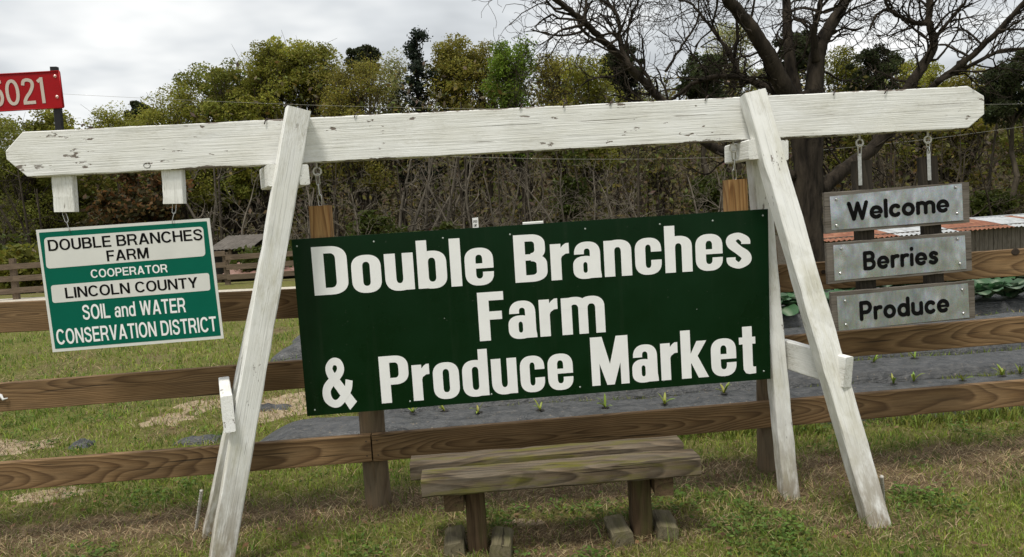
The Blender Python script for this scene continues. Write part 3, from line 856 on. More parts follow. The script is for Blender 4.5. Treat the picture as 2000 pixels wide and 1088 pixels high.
    if ch == 'n': return 0.56, [rect(0, 0, 0.15, 0.72), rect(0.41, 0, 0.56, 0.48), band(half(0, 0.56, 0.45, 0.735, 2.3), half(0.15, 0.41, 0.45, 0.60, 2.3))]
    if ch == 'd': return 0.60, [rect(0.45, 0, 0.60, 1), oring(0, 0.60, -0.012, 0.735, 0.15, 0.13, 0.30, 0.20, 2.2)]
    if ch == 'a': return 0.57, [rect(0.40, 0, 0.55, 0.50), band([(0.03, 0.50)] + half(0.03, 0.55, 0.50, 0.735, 2.3), [(0.18, 0.50)] + half(0.18, 0.40, 0.50, 0.61, 2.3)), oring(0, 0.50, -0.012, 0.45, 0.15, 0.115, 0.19, 0.10, 2.2)]
    if ch in '35':
        if ch == '5': return digit('5')
        c = crom([(0.07, 0.78, 0.13), (0.14, 0.91, 0.13), (0.27, 0.935, 0.13), (0.40, 0.86, 0.13), (0.40, 0.66, 0.13), (0.24, 0.54, 0.13), (0.42, 0.44, 0.13), (0.435, 0.20, 0.13), (0.27, 0.065, 0.13), (0.12, 0.10, 0.13), (0.05, 0.25, 0.13)])
        return 0.52, [ribbon(c)]
    return 0.3, []
def put_line(text, font, gap, p_left, p_right, cap, n_out, mat, parent, off=0.0):
    """a printed line, each word a part of its own"""
    xs = []; x = 0.0
    for ch in text:
        xs.append(x); x += font(ch)[0] + gap
    W = x - gap
    p0, p1 = Vector(p_left), Vector(p_right)
    nn = Vector(n_out).normalized()
    k = 0
    for w in text.split(' '):
        a_ = xs[k]; b_ = xs[k + len(w) - 1] + font(w[-1])[0]
        put_word(w, font, gap, p0.lerp(p1, a_ / W) + nn * off, p0.lerp(p1, b_ / W) + nn * off, cap, n_out, mat, parent)
        k += len(w) + 1

# ------------------------------------------------------------------ white A-frame sign stand
BM = 0.062                       # slope of the beam line in plan
BY = 3.70                        # beam front face
def bp(x, y, off=0.0):           # a point on the plane of the beam's front, pushed back by off
    return onp(x, y, BY + off, BM)
ALONG = Vector((1, BM, 0)).normalized()
OUT = Vector((BM, -1, 0)).normalized()       # towards the viewer
UPV = Vector((0, 0, 1))
stand = thing('sign_stand', 'white painted timber A-frame stand with long pointed beam carrying the signs', 'sign stand', (0.05, 3.72, 0))
bt = 0.088
c0 = (bp(12, 300) + OUT * (-bt / 2)); c1 = (bp(1922, 208) + OUT * (-bt / 2))
c0.z = 2.003; c1.z = 2.003
beam = plank('beam', c0, c1, 0.213, bt, UPV, M_beam, stand, n=46, jit=0.0016, ch=0.004, clip=(0.085, (0.085, 0.085), 0.085, (0.055, 0.065)))
WL = Vector((math.cos(math.radians(24)), math.sin(math.radians(24)), 0))      # the left A-frame stands skewed to the beam
DL = Vector((-WL.y, WL.x, 0))
def leg(top, foot, w, t, mat, wax=ALONG):
    d = (top - foot).normalized()
    return plank('leg', foot - d * 0.25, top, w, t, wax, mat, stand, n=26, jit=0.0022, ch=0.005)
LFt, LFf = bp(582, 214, -0.055), onz(428, 1118)
LRt, LRf = bp(586, 225, 0.145), onz(416, 1042)
LRf = Vector((LRf.x, 3.785, 0))
RFt, RFf = bp(1469, 182, -0.055), onz(1713, 1030)
RRt, RRf = bp(1466, 190, 0.145), onz(1541, 972)
leg(LFt, LFf, 0.110, 0.085, M_leg, WL)
leg(LRt, LRf, 0.092, 0.080, M_leg, WL)
leg(RFt, RFf, 0.110, 0.085, M_leg)
leg(RRt, RRf, 0.085, 0.085, M_leg)
def cap_piece(xl, xr, yt_, yb_, depth0=-0.095, depth1=0.24):
    a = bp((xl + xr) / 2, (yt_ + yb_) / 2, depth0)
    w = (bp(xr, yb_, depth0) - bp(xl, yb_, depth0)).length
    h = (bp(xl, yt_, depth0) - bp(xl, yb_, depth0)).length
    b = a + (DL if xl < 1000 else -OUT) * (depth1 - depth0)
    plank('cap_piece', a, b, h, w, UPV, M_white, stand, n=4, jit=0.001, ch=0.006)
cap_piece(523, 543, 320, 364); cap_piece(584, 604, 321, 361)
cap_piece(1462, 1485, 272, 311); cap_piece(1516, 1540, 274, 313)
# lower braces tying front and rear legs together
def at_h(top, foot, z):
    f = (z - foot.z) / (top.z - foot.z); return foot.lerp(top, f)
zb = 0.74
a, b = at_h(LFt, LFf, zb), at_h(LRt, LRf, zb)
z_ = onp(456, 806, a.y - 0.06).z
a = Vector((a.x, a.y, z_)) - WL * 0.083 - DL * 0.055; b = Vector((b.x, b.y, z_)) - WL * 0.074 + DL * 0.06
plank('brace', a, b, 0.165, 0.052, UPV, M_white, stand, n=6, jit=0.001, ch=0.004, skew0=0.12)
a, b = at_h(RFt, RFf, 0.76), at_h(RRt, RRf, 0.76)
a = onp(1657, 727, a.y - 0.07, 0.0); b = b + Vector((0.066, 0.07, 0)); b.z = a.z + 0.01
plank('brace', a, b, 0.150, 0.045, UPV, M_white2, stand, n=6, jit=0.001, ch=0.004, skew0=-0.12)
# short blocks under the left arm of the beam
for (xt, yt_, xb, yb_) in ((124, 335, 130, 414), (337, 325, 342, 398)):
    a, b = bp(xt, yt_ - 10, 0.045), bp(xb, yb_, 0.045)
    plank('hanger_block', b, a, 0.098, 0.045, ALONG, M_white2, stand, n=6, jit=0.0015, ch=0.004)
# bent nails along the top edge
for (x, y) in ((518, 237), (694, 224), (1017, 208), (1101, 205), (1192, 201), (1378, 192), (1628, 181), (1729, 178), (1901, 169)):
    p = bp(x, y, -0.002)
    q = [p + Vector((rnd.uniform(-0.006, 0.0), -0.003, -0.014)), p + Vector((0, -0.005, -0.002)), p + Vector((rnd.uniform(0.004, 0.016), 0.004, 0.012)), p + Vector((rnd.uniform(0.012, 0.02), 0.02, 0.014))]
    tube('nail', q, 0.0026, M_nail, stand, 6)
# a scrawled knot ring on the beam face
kp = bp(287, 323, -0.001)
tube('knot', [kp + ALONG * (0.016 * math.cos(a)) + UPV * (0.012 * math.sin(a)) for a in [i * 0.52 for i in range(12)]], 0.0011, M_nail, stand, 4, closed=True)
def eye_hook(top, ring_c, r=0.02, par=stand):
    pts = [top + UPV * 0.03, ring_c + UPV * (r + 0.012)]
    for k in range(17):
        a_ = math.pi / 2 + 2 * math.pi * k / 17 * 0.985
        pts.append(ring_c + ALONG * (r * math.cos(a_)) + UPV * (r * math.sin(a_)))
    tube('eye_hook', pts, 0.0046, M_hook, par, 8)
EH = {}
for key, (xt, yt_, xc, yc, r) in {'g1': (618, 318, 619.5, 335, 0.019), 'g2': (1437, 275, 1432.5, 289, 0.019), 's1': (1679.5, 262, 1679, 279, 0.018), 's2': (1812, 257, 1812, 273, 0.018)}.items():
    t0, rc = bp(xt, yt_, 0.045), bp(xc, yc, 0.045)
    eye_hook(t0, rc, r); EH[key] = rc
def chain(p0, p1, par, n=3, wire=0.0028, wid=0.009, mat=None):
    d = (p1 - p0); ln = d.length / n; d.normalize()
    s1 = ALONG - d * ALONG.dot(d); s1.normalize(); s2 = d.cross(s1)
    for k in range(n):
        c = p0 + d * (ln * (k + 0.5)); s = s1 if k % 2 == 0 else s2
        hl = ln * 0.5 + wire * 1.1 - wid
        pts = []
        for j in range(16):
            a_ = 2 * math.pi * j / 16
            pts.append(c + s * (wid * math.cos(a_)) + d * (wid * math.sin(a_) + math.copysign(max(hl, 0), math.sin(a_ + 1e-4))))
        tube('chain_link', pts, wire, mat or M_chain, par, 6, closed=True)

# ------------------------------------------------------------------ green farm sign
gs = thing('farm_sign', 'large dark green board lettered Double Branches Farm & Produce Market hanging on chains', 'sign', bp(1050, 610, 0.03))
GO = 0.012
TL, TR, BR, BL = bp(569, 468, GO), bp(1500, 408, GO), bp(1505, 740, GO), bp(600, 813, GO)
bk = -OUT * 0.012
V = [TL, TR, BR, BL, TL + bk, TR + bk, BR + bk, BL + bk]
wmesh('board', V, [(3, 2, 1, 0), (4, 5, 6, 7), (0, 1, 5, 4), (1, 2, 6, 5), (2, 3, 7, 6), (3, 0, 4, 7)], M_green, gs)
def gword(text, x0, y0, x1, y1, capx, capy, gap=0.075):
    p0, p1 = bp(x0, y0, GO), bp(x1, y1, GO)
    cap_ = (bp(capx, capy, GO) - p0).length
    put_word(text, heavy, gap, p0, p1, cap_, OUT, M_letter, gs)
gword('Double', 615, 577.5, 966, 554.5, 607, 483)
gword('Branches', 1007, 552.5, 1467, 522.5, 1001, 460)
gword('Farm', 937.5, 666.5, 1183, 648.5, 931.5, 572)
gword('&', 633, 796.5, 700, 790.5, 625, 702)
gword('Produce', 746, 788, 1121, 758.5, 736, 697)
gword('Market', 1157, 754, 1476, 728.5, 1153, 659.5)
for (x, y) in ((580, 481), (730, 472), (865, 465), (996, 458), (1143, 447), (1289, 438), (1392, 431), (1490, 421), (615, 801), (801, 784), (960, 770), (1133, 756), (1296, 743), (1492, 725), (1361, 604), (868, 622)):
    small = (x, y) in ((1361, 604), (868, 622))
    p = bp(x, y, GO)
    r = 0.0022 if small else 0.0048
    VV = []; n = 10
    for k in range(n):
        a_ = 2 * math.pi * k / n
        VV.append(p + ALONG * (r * math.cos(a_)) + UPV * (r * math.sin(a_)))
    VV += [v + OUT * 0.0025 + (p - v) * 0.4 for v in VV]
    wmesh('screw', VV, [(k, (k + 1) % n, n + (k + 1) % n, n + k) for k in range(n)] + [tuple(range(n, 2 * n))], M_screw, gs)
for (xl, xr, yt_, key) in ((605, 646, 402, 'g1'), (1414, 1456, 351, 'g2')):
    xc = (xl + xr) / 2
    top = bp(xc, yt_, 0.07); bot = bp(xc + (24 if key == 'g1' else 8), 690, 0.07)
    bot = Vector((top.x, top.y, 0.72))
    plank('hanging_post', bot, top, 0.100, 0.090, ALONG, M_newpine, gs, n=4, jit=0.0006, ch=0.003)
    chain(EH[key] - UPV * 0.014, top + UPV * 0.002 - OUT * 0.0, gs, 3 if key == 'g1' else 3)
# pale batten showing above the board's top edge
plank('batten', bp(1021, 441, 0.035), bp(1061, 438, 0.035), 0.035, 0.018, UPV, M_panel, gs, n=1)

# ------------------------------------------------------------------ conservation district sign
ts = thing('district_sign', 'teal and white cooperator sign with black lettering hanging under the left arm', 'sign', bp(255, 555, 0.045))
TO = 0.045
def tp(x, y): return bp(x, y, TO)
TL, TR, BR, BL = tp(70, 449), tp(409, 426), tp(437, 661), tp(103, 688)
bk = -OUT * 0.004
V = [TL, TR, BR, BL, TL + bk, TR + bk, BR + bk, BL + bk]
wmesh('panel', V, [(3, 2, 1, 0), (4, 5, 6, 7), (0, 1, 5, 4), (1, 2, 6, 5), (2, 3, 7, 6), (3, 0, 4, 7)], M_panel, ts)
def rquad(name, q, rr, off, mat, par, k=6):
    """rounded quad given four corners TL TR BR BL, drawn proud by off with a thin edge"""
    pts = []
    for i in range(4):
        c, pv, nx_ = q[i], q[i - 1], q[(i + 1) % 4]
        a_ = c + (pv - c).normalized() * rr; b_ = c + (nx_ - c).normalized() * rr
        for j in range(k + 1):
            t_ = j / k
            pts.append(a_ * (1 - t_) ** 2 + c * 2 * t_ * (1 - t_) + b_ * t_ * t_)
    n = len(pts)
    P = [p + OUT * off for p in pts] + pts
    F = [tuple(reversed(range(n)))] + [(i, (i + 1) % n, n + (i + 1) % n, n + i) for i in range(n)]
    return wmesh(name, P, F, mat, par)
rquad('green_field', [tp(76, 454.5), tp(404, 432), tp(431.5, 655.5), tp(108, 681.5)], 0.004, 0.0007, M_teal, ts)
rquad('name_plaque', [tp(86, 464.3), tp(396.7, 442.4), tp(401.8, 500), tp(91, 525)], 0.02, 0.0014, M_panel, ts)
rquad('name_plaque', [tp(99.4, 557.5), tp(408.5, 533), tp(411.3, 567), tp(103, 592)], 0.014, 0.0014, M_panel, ts)
def ttext(txt, x0, y0, x1, y1, cx, cy, mat, gap, off):
    p0 = tp(x0, y0)
    put_line(txt, grot, gap, p0, tp(x1, y1), (tp(cx, cy) - p0).length, OUT, mat, ts, off)
ttext('DOUBLE BRANCHES', 95.5, 490.5, 396.5, 468.5, 93, 468.8, M_black, 0.085, 0.0008)
ttext('FARM', 210, 510.5, 291.5, 504, 207.5, 489.5, M_black, 0.085, 0.0008)
ttext('COOPERATOR', 178.5, 543, 328, 531.5, 177, 527, M_letter, 0.10, 0.0002)
ttext('LINCOLN COUNTY', 129, 582.8, 387.5, 561.5, 126.5, 562, M_black, 0.085, 0.0008)
ttext('SOIL and WATER', 163, 624.5, 364, 609.5, 160.5, 596, M_letter, 0.10, 0.0002)
ttext('CONSERVATION DISTRICT', 112.5, 673.2, 424.5, 646.5, 110, 643.8, M_letter, 0.10, 0.0002)
for (x0, y0, x1, y1) in ((125, 417, 137, 452), (341, 399, 338, 436)):
    a, b = bp(x0, y0 - 2, 0.045), tp(x1, y1) + OUT * 0.002
    mid_ = a.lerp(b, 0.5)
    chain(a, mid_, ts, 1, 0.0018, 0.009)
    pts = [mid_ + ALONG * 0.004 + UPV * 0.006, mid_ - UPV * 0.004, b + OUT * 0.006 + UPV * 0.012, b + OUT * 0.004, b - OUT * 0.008 - UPV * 0.003]
    tube('s_hook', pts, 0.0019, M_chain, ts, 6)

# ------------------------------------------------------------------ three galvanised plaques
ws = thing('plaque_sign', 'three stacked grey boards with galvanised plates reading Welcome, Berries, Produce', 'sign', bp(1758, 500, 0.045))
PO = 0.030
def pp(x, y, o=0.0): return bp(x, y, PO + o)
def hexa(name, q, t, mat, par, jit=0.0, off=0.0):
    q = [p + OUT * off for p in q]
    bk = -OUT * t
    c = (q[0] + q[1] + q[2] + q[3]) / 4
    V = q + [p + bk for p in q]
    return wmesh(name, V, [(3, 2, 1, 0), (4, 5, 6, 7), (0, 1, 5, 4), (1, 2, 6, 5), (2, 3, 7, 6), (3, 0, 4, 7)], mat, par, org=c)
boards = [
 ('Welcome', [(1609, 378), (1892, 354), (1894.5, 436), (1613.7, 455)], [(1620, 384), (1878, 358.5), (1881, 430), (1624, 449.5)], (1655, 432.5, 1854, 414.5, 1652, 394.5), 0.03),
 ('Berries', [(1613.7, 474), (1896, 453.5), (1899.5, 527), (1618, 557)], [(1627, 479), (1884, 459.6), (1887, 525), (1630, 548)], (1686, 528.7, 1832, 515.5, 1684, 491), 0.035),
 ('Produce', [(1622, 570), (1901, 549.6), (1906, 620), (1627, 648)], [(1634, 579), (1890, 553), (1893, 620), (1638, 646)], (1679, 627.5, 1854, 609.5, 1676, 588.5), 0.035)]
bolts = [[(1633, 390), (1866, 366), (1869, 417), (1634, 441)], [(1643, 486), (1870, 467), (1874, 515), (1641, 534)], [(1650, 588), (1879, 566), (1881, 612), (1652, 634)]]
for (txt, bq, pq, tx, gap), bl in zip(boards, bolts):
    q = [pp(*c_) for c_ in bq]
    cl, cr_ = (q[0] + q[3]) / 2, (q[1] + q[2]) / 2
    bo = plank('board', cl - OUT * 0.011, cr_ - OUT * 0.011, ((q[0] - q[3]).length + (q[1] - q[2]).length) / 2, 0.022, UPV, M_greywood, ws, n=16, jit=0.0016, ch=0.002)
    # thin sheet, slightly buckled
    g = [pp(*c_) for c_ in pq]
    nx_, ny_ = 16, 6
    VV = []; FF = []
    rr_ = random.Random(len(txt) + 3)
    for j in range(ny_ + 1):
        for i in range(nx_ + 1):
            u_, v_ = i / nx_, j / ny_
            p = g[0].lerp(g[1], u_).lerp(g[3].lerp(g[2], u_), v_)
            e_ = min(u_, 1 - u_) * min(v_, 1 - v_) * 4
            VV.append(p + OUT * (0.0022 + 0.0007 * e_ * math.sin(7 * u_ + 3 * v_)))
    for j in range(ny_):
        for i in range(nx_):
            a_ = j * (nx_ + 1) + i
            FF.append((a_, a_ + nx_ + 1, a_ + nx_ + 2, a_ + 1))
    pl = wmesh('metal_plate', VV, FF, M_galv, bo, smooth=True, org=g[3])
    p0, p1 = pp(tx[0], tx[1]) + OUT * 0.0022, pp(tx[2], tx[3]) + OUT * 0.0022
    put_word(txt, rounded, 0.075 if txt != 'Welcome' else 0.06, p0, p1, (pp(tx[4], tx[5]) + OUT * 0.0022 - p0).length, OUT, M_black, bo)
    for (x, y) in bl:
        p = pp(x, y); r = 0.008; n = 10
        B0 = [p + OUT * 0.005 + ALONG * (r * math.cos(2 * math.pi * k / n)) + UPV * (r * math.sin(2 * math.pi * k / n)) for k in range(n)]
        B1 = [p + OUT * 0.0105 + ALONG * (0.62 * r * math.cos(2 * math.pi * k / n)) + UPV * (0.62 * r * math.sin(2 * math.pi * k / n)) for k in range(n)]
        wmesh('bolt', B0 + B1, [(k, (k + 1) % n, n + (k + 1) % n, n + k) for k in range(n)] + [tuple(range(n, 2 * n))], M_chain, bo, smooth=False, org=p)
for key, (xc, yt_, xb, yb_, sx, sy0, sy1) in {'s1': (1682, 314, 1694, 640, 1679.5, 300, 362), 's2': (1810, 306, 1827, 628, 1814.5, 295, 352)}.items():
    t0, b0 = bp(xc, yt_, PO + 0.048), bp(xb, yb_ - 12, PO + 0.048)
    plank('upright', b0, t0, 0.090, 0.045, ALONG, M_darkwood, ws, n=6, jit=0.0015, ch=0.003)
    s0, s1 = bp(sx - 1, sy0, PO + 0.018), bp(sx + 1, sy1, PO + 0.018)
    plank('metal_strap', s1, s0, 0.020, 0.003, ALONG, M_chain, ws, n=2, ch=0.0008)
    chain(EH[key] - UPV * 0.012, s0 - UPV * 0.008, ws, 1 if key == 's1' else 2, 0.003, 0.009)

# ------------------------------------------------------------------ red number plate
rs_ = thing('house_number_sign', 'red metal number plate reading 5021 on short black post above the beam', 'number sign', bp(60, 200, 0.10))
RO = 0.105
def rp(x, y, o=0.0): return bp(x, y, RO + o)
q = [rp(-75, 149), rp(117.5, 138.5), rp(126.5, 210.5), rp(-68, 222)]
rquad('plate', q, 0.008, 0.003, M_red, rs_)
q2 = [q[0] + (q[2] - q[0]) * 0.5, 0]
V = [p + OUT * 0.0005 for p in q]
for i, (a_, b_) in enumerate(((q[0], q[1]), (q[1], q[2]), (q[2], q[3]), (q[3], q[0]))):
    ins = 0.004
    c = (q[0] + q[1] + q[2] + q[3]) / 4
    a2, b2 = a_ + (c - a_).normalized() * ins, b_ + (c - b_).normalized() * ins
    tube('rolled_edge', [a2 + OUT * 0.004, b2 + OUT * 0.004], 0.0035, M_red, rs_, 6)
p0 = rp(-14, 209.5) + OUT * 0.0035; p1 = rp(91, 201.5) + OUT * 0.0035
put_word('5021', digit, 0.085, p0, p1, (rp(84, 151) - rp(90.5, 201.5)).length, OUT, M_digit, rs_, 'number')
for (x, y) in ((108, 149), (112, 189)):
    p = rp(x, y) + OUT * 0.003; r = 0.0085; n = 12
    B = []
    for lv, (f, h) in enumerate(((1, 0), (0.8, 0.003), (0.4, 0.0048))):
        B += [p + OUT * h + ALONG * (r * f * math.cos(2 * math.pi * k / n)) + UPV * (r * f * math.sin(2 * math.pi * k / n)) for k in range(n)]
    F = [(l * n + k, l * n + (k + 1) % n, (l + 1) * n + (k + 1) % n, (l + 1) * n + k) for l in range(2) for k in range(n)] + [tuple(range(2 * n, 3 * n))]
    wmesh('bolt', B, F, M_rivet, rs_, smooth=True)
plank('post', bp(123, 330, RO + 0.015), bp(106, 131, RO + 0.015), 0.032, 0.024, ALONG, M_blackmetal, rs_, n=2, ch=0.002)

# ------------------------------------------------------------------ rebar stakes
def rebar(top, bot, label):
    d = (bot - top); ln = d.length; d.normalize()
    n = int(ln / 0.006)
    pts = [top + d * (ln * k / n) for k in range(n + 1)]
    o = tube('rebar_stake', pts, [0.0075 if k % 3 else 0.0095 for k in range(n + 1)], M_rebar, None, 8, org=bot)
    tag(o, label, 'rebar stake')
rebar(onp(393.5, 958, LRf.y - 0.03), onz(381, 1048, -0.03), 'ribbed rebar stake beside the rear left leg')
rebar(onp(419.5, 1033, LFf.y + 0.03), Vector((onp(406, 1088, LFf.y + 0.02).x - 0.01, LFf.y + 0.02, -0.05)), 'ribbed rebar stake beside the front left leg at the bottom edge')
rebar(onp(1722, 931, RFf.y + 0.03), onz(1727, 1000, -0.04), 'short rebar stake beside the front right leg')

# ------------------------------------------------------------------ three-rail fence
FY, FM = 4.02, 0.075
def fp(x, y, o=0.0): return onp(x, y, FY + o, FM)
fence = thing('rail_fence', 'brown three-rail timber fence running behind the sign stand', 'fence', (0.2, 4.1, 0))
FAL = Vector((1, FM, 0)).normalized(); FOUT = Vector((FM, -1, 0)).normalized()
rt = 0.040
def rail(xa, ya, xb, yb, hh, xj0=None):
    a_, b_ = fp(xa, ya) - FOUT * (rt / 2), fp(xb, yb) - FOUT * (rt / 2)
    plank('rail', a_, b_, hh, rt, UPV, M_rail, fence, n=14, jit=0.0008, ch=0.003)
def fx(X, z):          # fence-front point by plan X and height
    return Vector((X, FY + FM * X, z))
PXL, PXR = fp(725, 860).x, fp(1519, 800).x
span = PXR - PXL
hh = 0.150
def zrow(pts):
    return [fp(x, y).z for x, y in pts]
rows = [((0, 621), (560, 594), (1520, 545), (1990, 513)), ((0, 777), (585, 732), (1545, 682), (1990, 645)), ((0, 932), (725, 876), (1490, 813), (2000, 768))]
for r_i, (p0, p1, p2, p3) in enumerate(rows):
    A, B, C_, D = (fp(*p) for p in (p0, p1, p2, p3))
    def zat(P, Q, X): return P.z + (Q.z - P.z) * (X - P.x) / (Q.x - P.x)
    segs = [(PXL - span * 2, PXL, A, B), (PXL, PXR, B, C_), (PXR, PXR + span * 2, C_, D)]
    if r_i == 2: segs = [(PXL - span * 2, PXL, A, B), (PXL, PXL + span * 2, B, D), (PXL + span * 2, PXR + span * 2.4, D, D + Vector((1, 0.075, 0.004)))]
    for (xa, xb, P, Q) in segs:
        za, zb_ = zat(P, Q, xa), zat(P, Q, xb)
        if r_i != 2 and (xa, xb) == (PXL, PXR): za, zb_ = zat(A, B, PXL), zat(C_, D, PXR)
        plank('rail', fx(xa + 0.004, za) - FOUT * (rt / 2), fx(xb - 0.004, zb_) - FOUT * (rt / 2), hh if r_i else 0.156, rt, UPV, M_rail, fence, n=18, jit=0.0008, ch=0.003)
for k in (-2, -1, 0, 1, 2, 3):
    X = PXL + span * k
    c = fx(X, 0) - FOUT * (rt + 0.074)
    rr_ = random.Random(k + 40)
    pts = [(c.x + rr_.uniform(-0.004, 0.004), c.y, z) for z in (-0.3, 0.0, 0.3, 0.6, 0.9, 1.2, 1.31, 1.33)]
    r0_ = 0.071
    V, F = tube_vf(pts, [r0_ * f for f in (1.04, 1.03, 1.0, 0.99, 0.98, 0.97, 0.95, 0.86)], 18)
    # local axis along the grain
    me = bpy.data.meshes.new('post')
    Mx = Matrix.Translation(c) @ Matrix.Rotation(-math.pi / 2, 4, 'Y')
    iv = Mx.inverted()
    me.from_pydata([tuple(iv @ v) for v in V], [], F); setsmooth(me); me.update()
    addmesh('post', me, M_post, fence, Mx)
for o_ in [c for c in fence.children if c.name.startswith('rail')]:
    Mw = WM[o_.name]; ln_ = max(abs(v.co.x) for v in o_.data.vertices)
    for k in (-2, -1, 0, 1, 2, 3):
        X = PXL + span * k
        lx = (X - Mw.translation.x) / Mw[0][0]
        for s_ in (-1, 1):
            for zz in (-0.04, 0.042):
                x_ = lx + s_ * 0.03
                if abs(x_) < ln_ - 0.01:
                    p = Mw @ Vector((x_, -rt / 2, zz)); r = 0.0042; n = 8
                    f_ = Mw.to_3x3() @ Vector((0, -1, 0)); ff_ = FOUT if f_.dot(FOUT) > 0 else -FOUT
                    p = (Mw @ Vector((x_, 0, zz))) + FOUT * (rt / 2 + 0.0012)
                    wmesh('nail_head', [p + FAL * (r * math.cos(2 * math.pi * j / n)) + UPV * (r * math.sin(2 * math.pi * j / n)) for j in range(n)] + [p + FOUT * 0.001], [(j, (j + 1) % n, n) for j in range(n)], M_nail, fence, org=p)
for (x, y, rx_, rz_) in ((1983, 492, 0.026, 0.020), (1608, 531, 0.014, 0.012)):
    p = fp(x, y) + FOUT * 0.0012; n = 16
    V = [p + FAL * (rx_ * f * math.cos(2 * math.pi * j / n)) + UPV * (rz_ * f * math.sin(2 * math.pi * j / n)) + FOUT * h for f, h in ((1, 0), (0.75, 0.0016), (0.5, 0.0012)) for j in range(n)]
    wmesh('knot', V, [(l * n + j, l * n + (j + 1) % n, l * n + n + (j + 1) % n, l * n + n + j) for l in (0, 1) for j in range(n)] + [tuple(range(2 * n, 3 * n))], M_knot, fence, smooth=True, org=p)
# frayed white cord caught on the left end of the middle rail
o = tube('rope_end', [fp(-14, 772) + FOUT * 0.008, fp(-4, 770) + FOUT * 0.012, fp(4, 772) + FOUT * 0.010, fp(9, 779) + FOUT * 0.014, fp(17, 777) + FOUT * 0.008], [0.008, 0.011, 0.009, 0.007, 0.003], M_letter, None, 7)
tag(o, 'frayed white cord caught on the left end of the middle fence rail', 'cord')

# ------------------------------------------------------------------ bench
bench = thing('bench', 'low weathered plank bench with mossy timber standing under the green sign', 'bench', (0.17, 3.45, 0))
def bz(x, y, z): return onz(x, y, z)
sh = 0.42
# front plank
fl, fr_ = bz(821.6, 937, sh), bz(1368.8, 893.6, sh)
bl_, br_ = bz(813.6, 916, sh), bz(1341.6, 873, sh)
wd = 0.145; dirb = (fr_ - fl).normalized(); perp = Vector((-dirb.y, dirb.x, 0)).normalized()
tk = 0.088
plank('seat_plank', fl + perp * wd / 2 - UPV * tk / 2, fr_ + perp * wd / 2 - UPV * tk / 2, tk, wd, UPV, M_bench, bench, n=22, jit=0.0025, ch=0.009)
f2 = fl + perp * (wd + 0.006); g2 = fr_ + perp * (wd + 0.006)
plank('seat_plank', f2 - dirb * 0.06 + perp * 0.082 - UPV * 0.022, g2 - dirb * 0.03 + perp * 0.078 - UPV * 0.022, 0.084, 0.130, UPV, M_bench, bench, n=22, jit=0.0022, ch=0.007)
gl_, gr_ = onz(931, 1096), onz(1260, 1066)
gl_ = Vector((gl_.x, gl_.y, 0)); gr_ = Vector((gr_.x, gr_.y, 0))
cy0 = fl.y + 0.17
for i, (xf, xt) in enumerate(((0, 928), (1, 1249))):
    Lc = fl.lerp(fr_, ((xt - 822) / 547)) + perp * 0.155
    # keep the leg under the seat's middle and on the photographed line of sight
    top = onp(xt, 968 if i == 0 else 944, Lc.y - 0.045)
    leg_c = Vector((top.x + (-0.002 if i == 0 else 0.008), Lc.y, 0))
    plank('leg', Vector((leg_c.x, leg_c.y, -0.2)), Vector((leg_c.x - 0.004, leg_c.y, sh - tk - 0.001)), 0.094, 0.094, ALONG, M_benchleg, bench, n=8, jit=0.0018, ch=0.006)
    sx = -1 if i == 0 else 1
    cbx = leg_c.x + sx * 0.0935
    plank('cross_beam', Vector((cbx, Lc.y - 0.125, sh - tk - 0.045)), Vector((cbx, Lc.y + 0.13, sh - tk - 0.045)), 0.086, 0.088, UPV, M_benchleg, bench, n=4, jit=0.0015, ch=0.005)
    for s2 in (-1, 1):
        bx = leg_c.x + s2 * 0.108
        oy = rnd.uniform(-0.03, 0.03)
        hb = 0.085 if (i, s2) != (1, 1) else 0.095
        plank('foot_block', Vector((bx, Lc.y - 0.11 + oy, hb / 2 - 0.015)), Vector((bx + 0.01 * s2, Lc.y + 0.10 + oy, hb / 2 - 0.015)), hb, 0.098, Vector((0.1 * s2, 0, 1)), M_block, bench, n=4, jit=0.004, ch=0.012)

# ------------------------------------------------------------------ plastic mulch beds
BEDS = [(5.30, 0.30, -1.95, 0.15), (6.02, 0.30, -1.2, 0.15), (6.95, 0.31, -1.6, 0.15), (7.85, 0.32, -2.75, 0.15), (9.15, 0.36, -2.95, 0.16), (10.35, 0.36, -3.1, 0.16), (11.6, 0.36, -3.2, 0.16)]
BLAB = ['nearest black plastic mulch bed running just behind the fence', 'second black plastic mulch bed behind the fence', 'third black plastic mulch bed, bordered by weedy furrows',
        'fourth black plastic mulch bed, seen under the middle rails', 'fifth plastic mulch bed, planted with the nearer cabbage row', 'sixth plastic mulch bed, planted with the second cabbage row', 'farthest pale plastic mulch bed behind the cabbages']
def bed_z(u, hw, h):
    a_ = abs(u) / hw
    return h * (1 - np.clip((a_ - 0.62) / 0.38, 0, 1) ** 2 * 1.12) + 0.012 * math.cos(u / hw * 2.2)
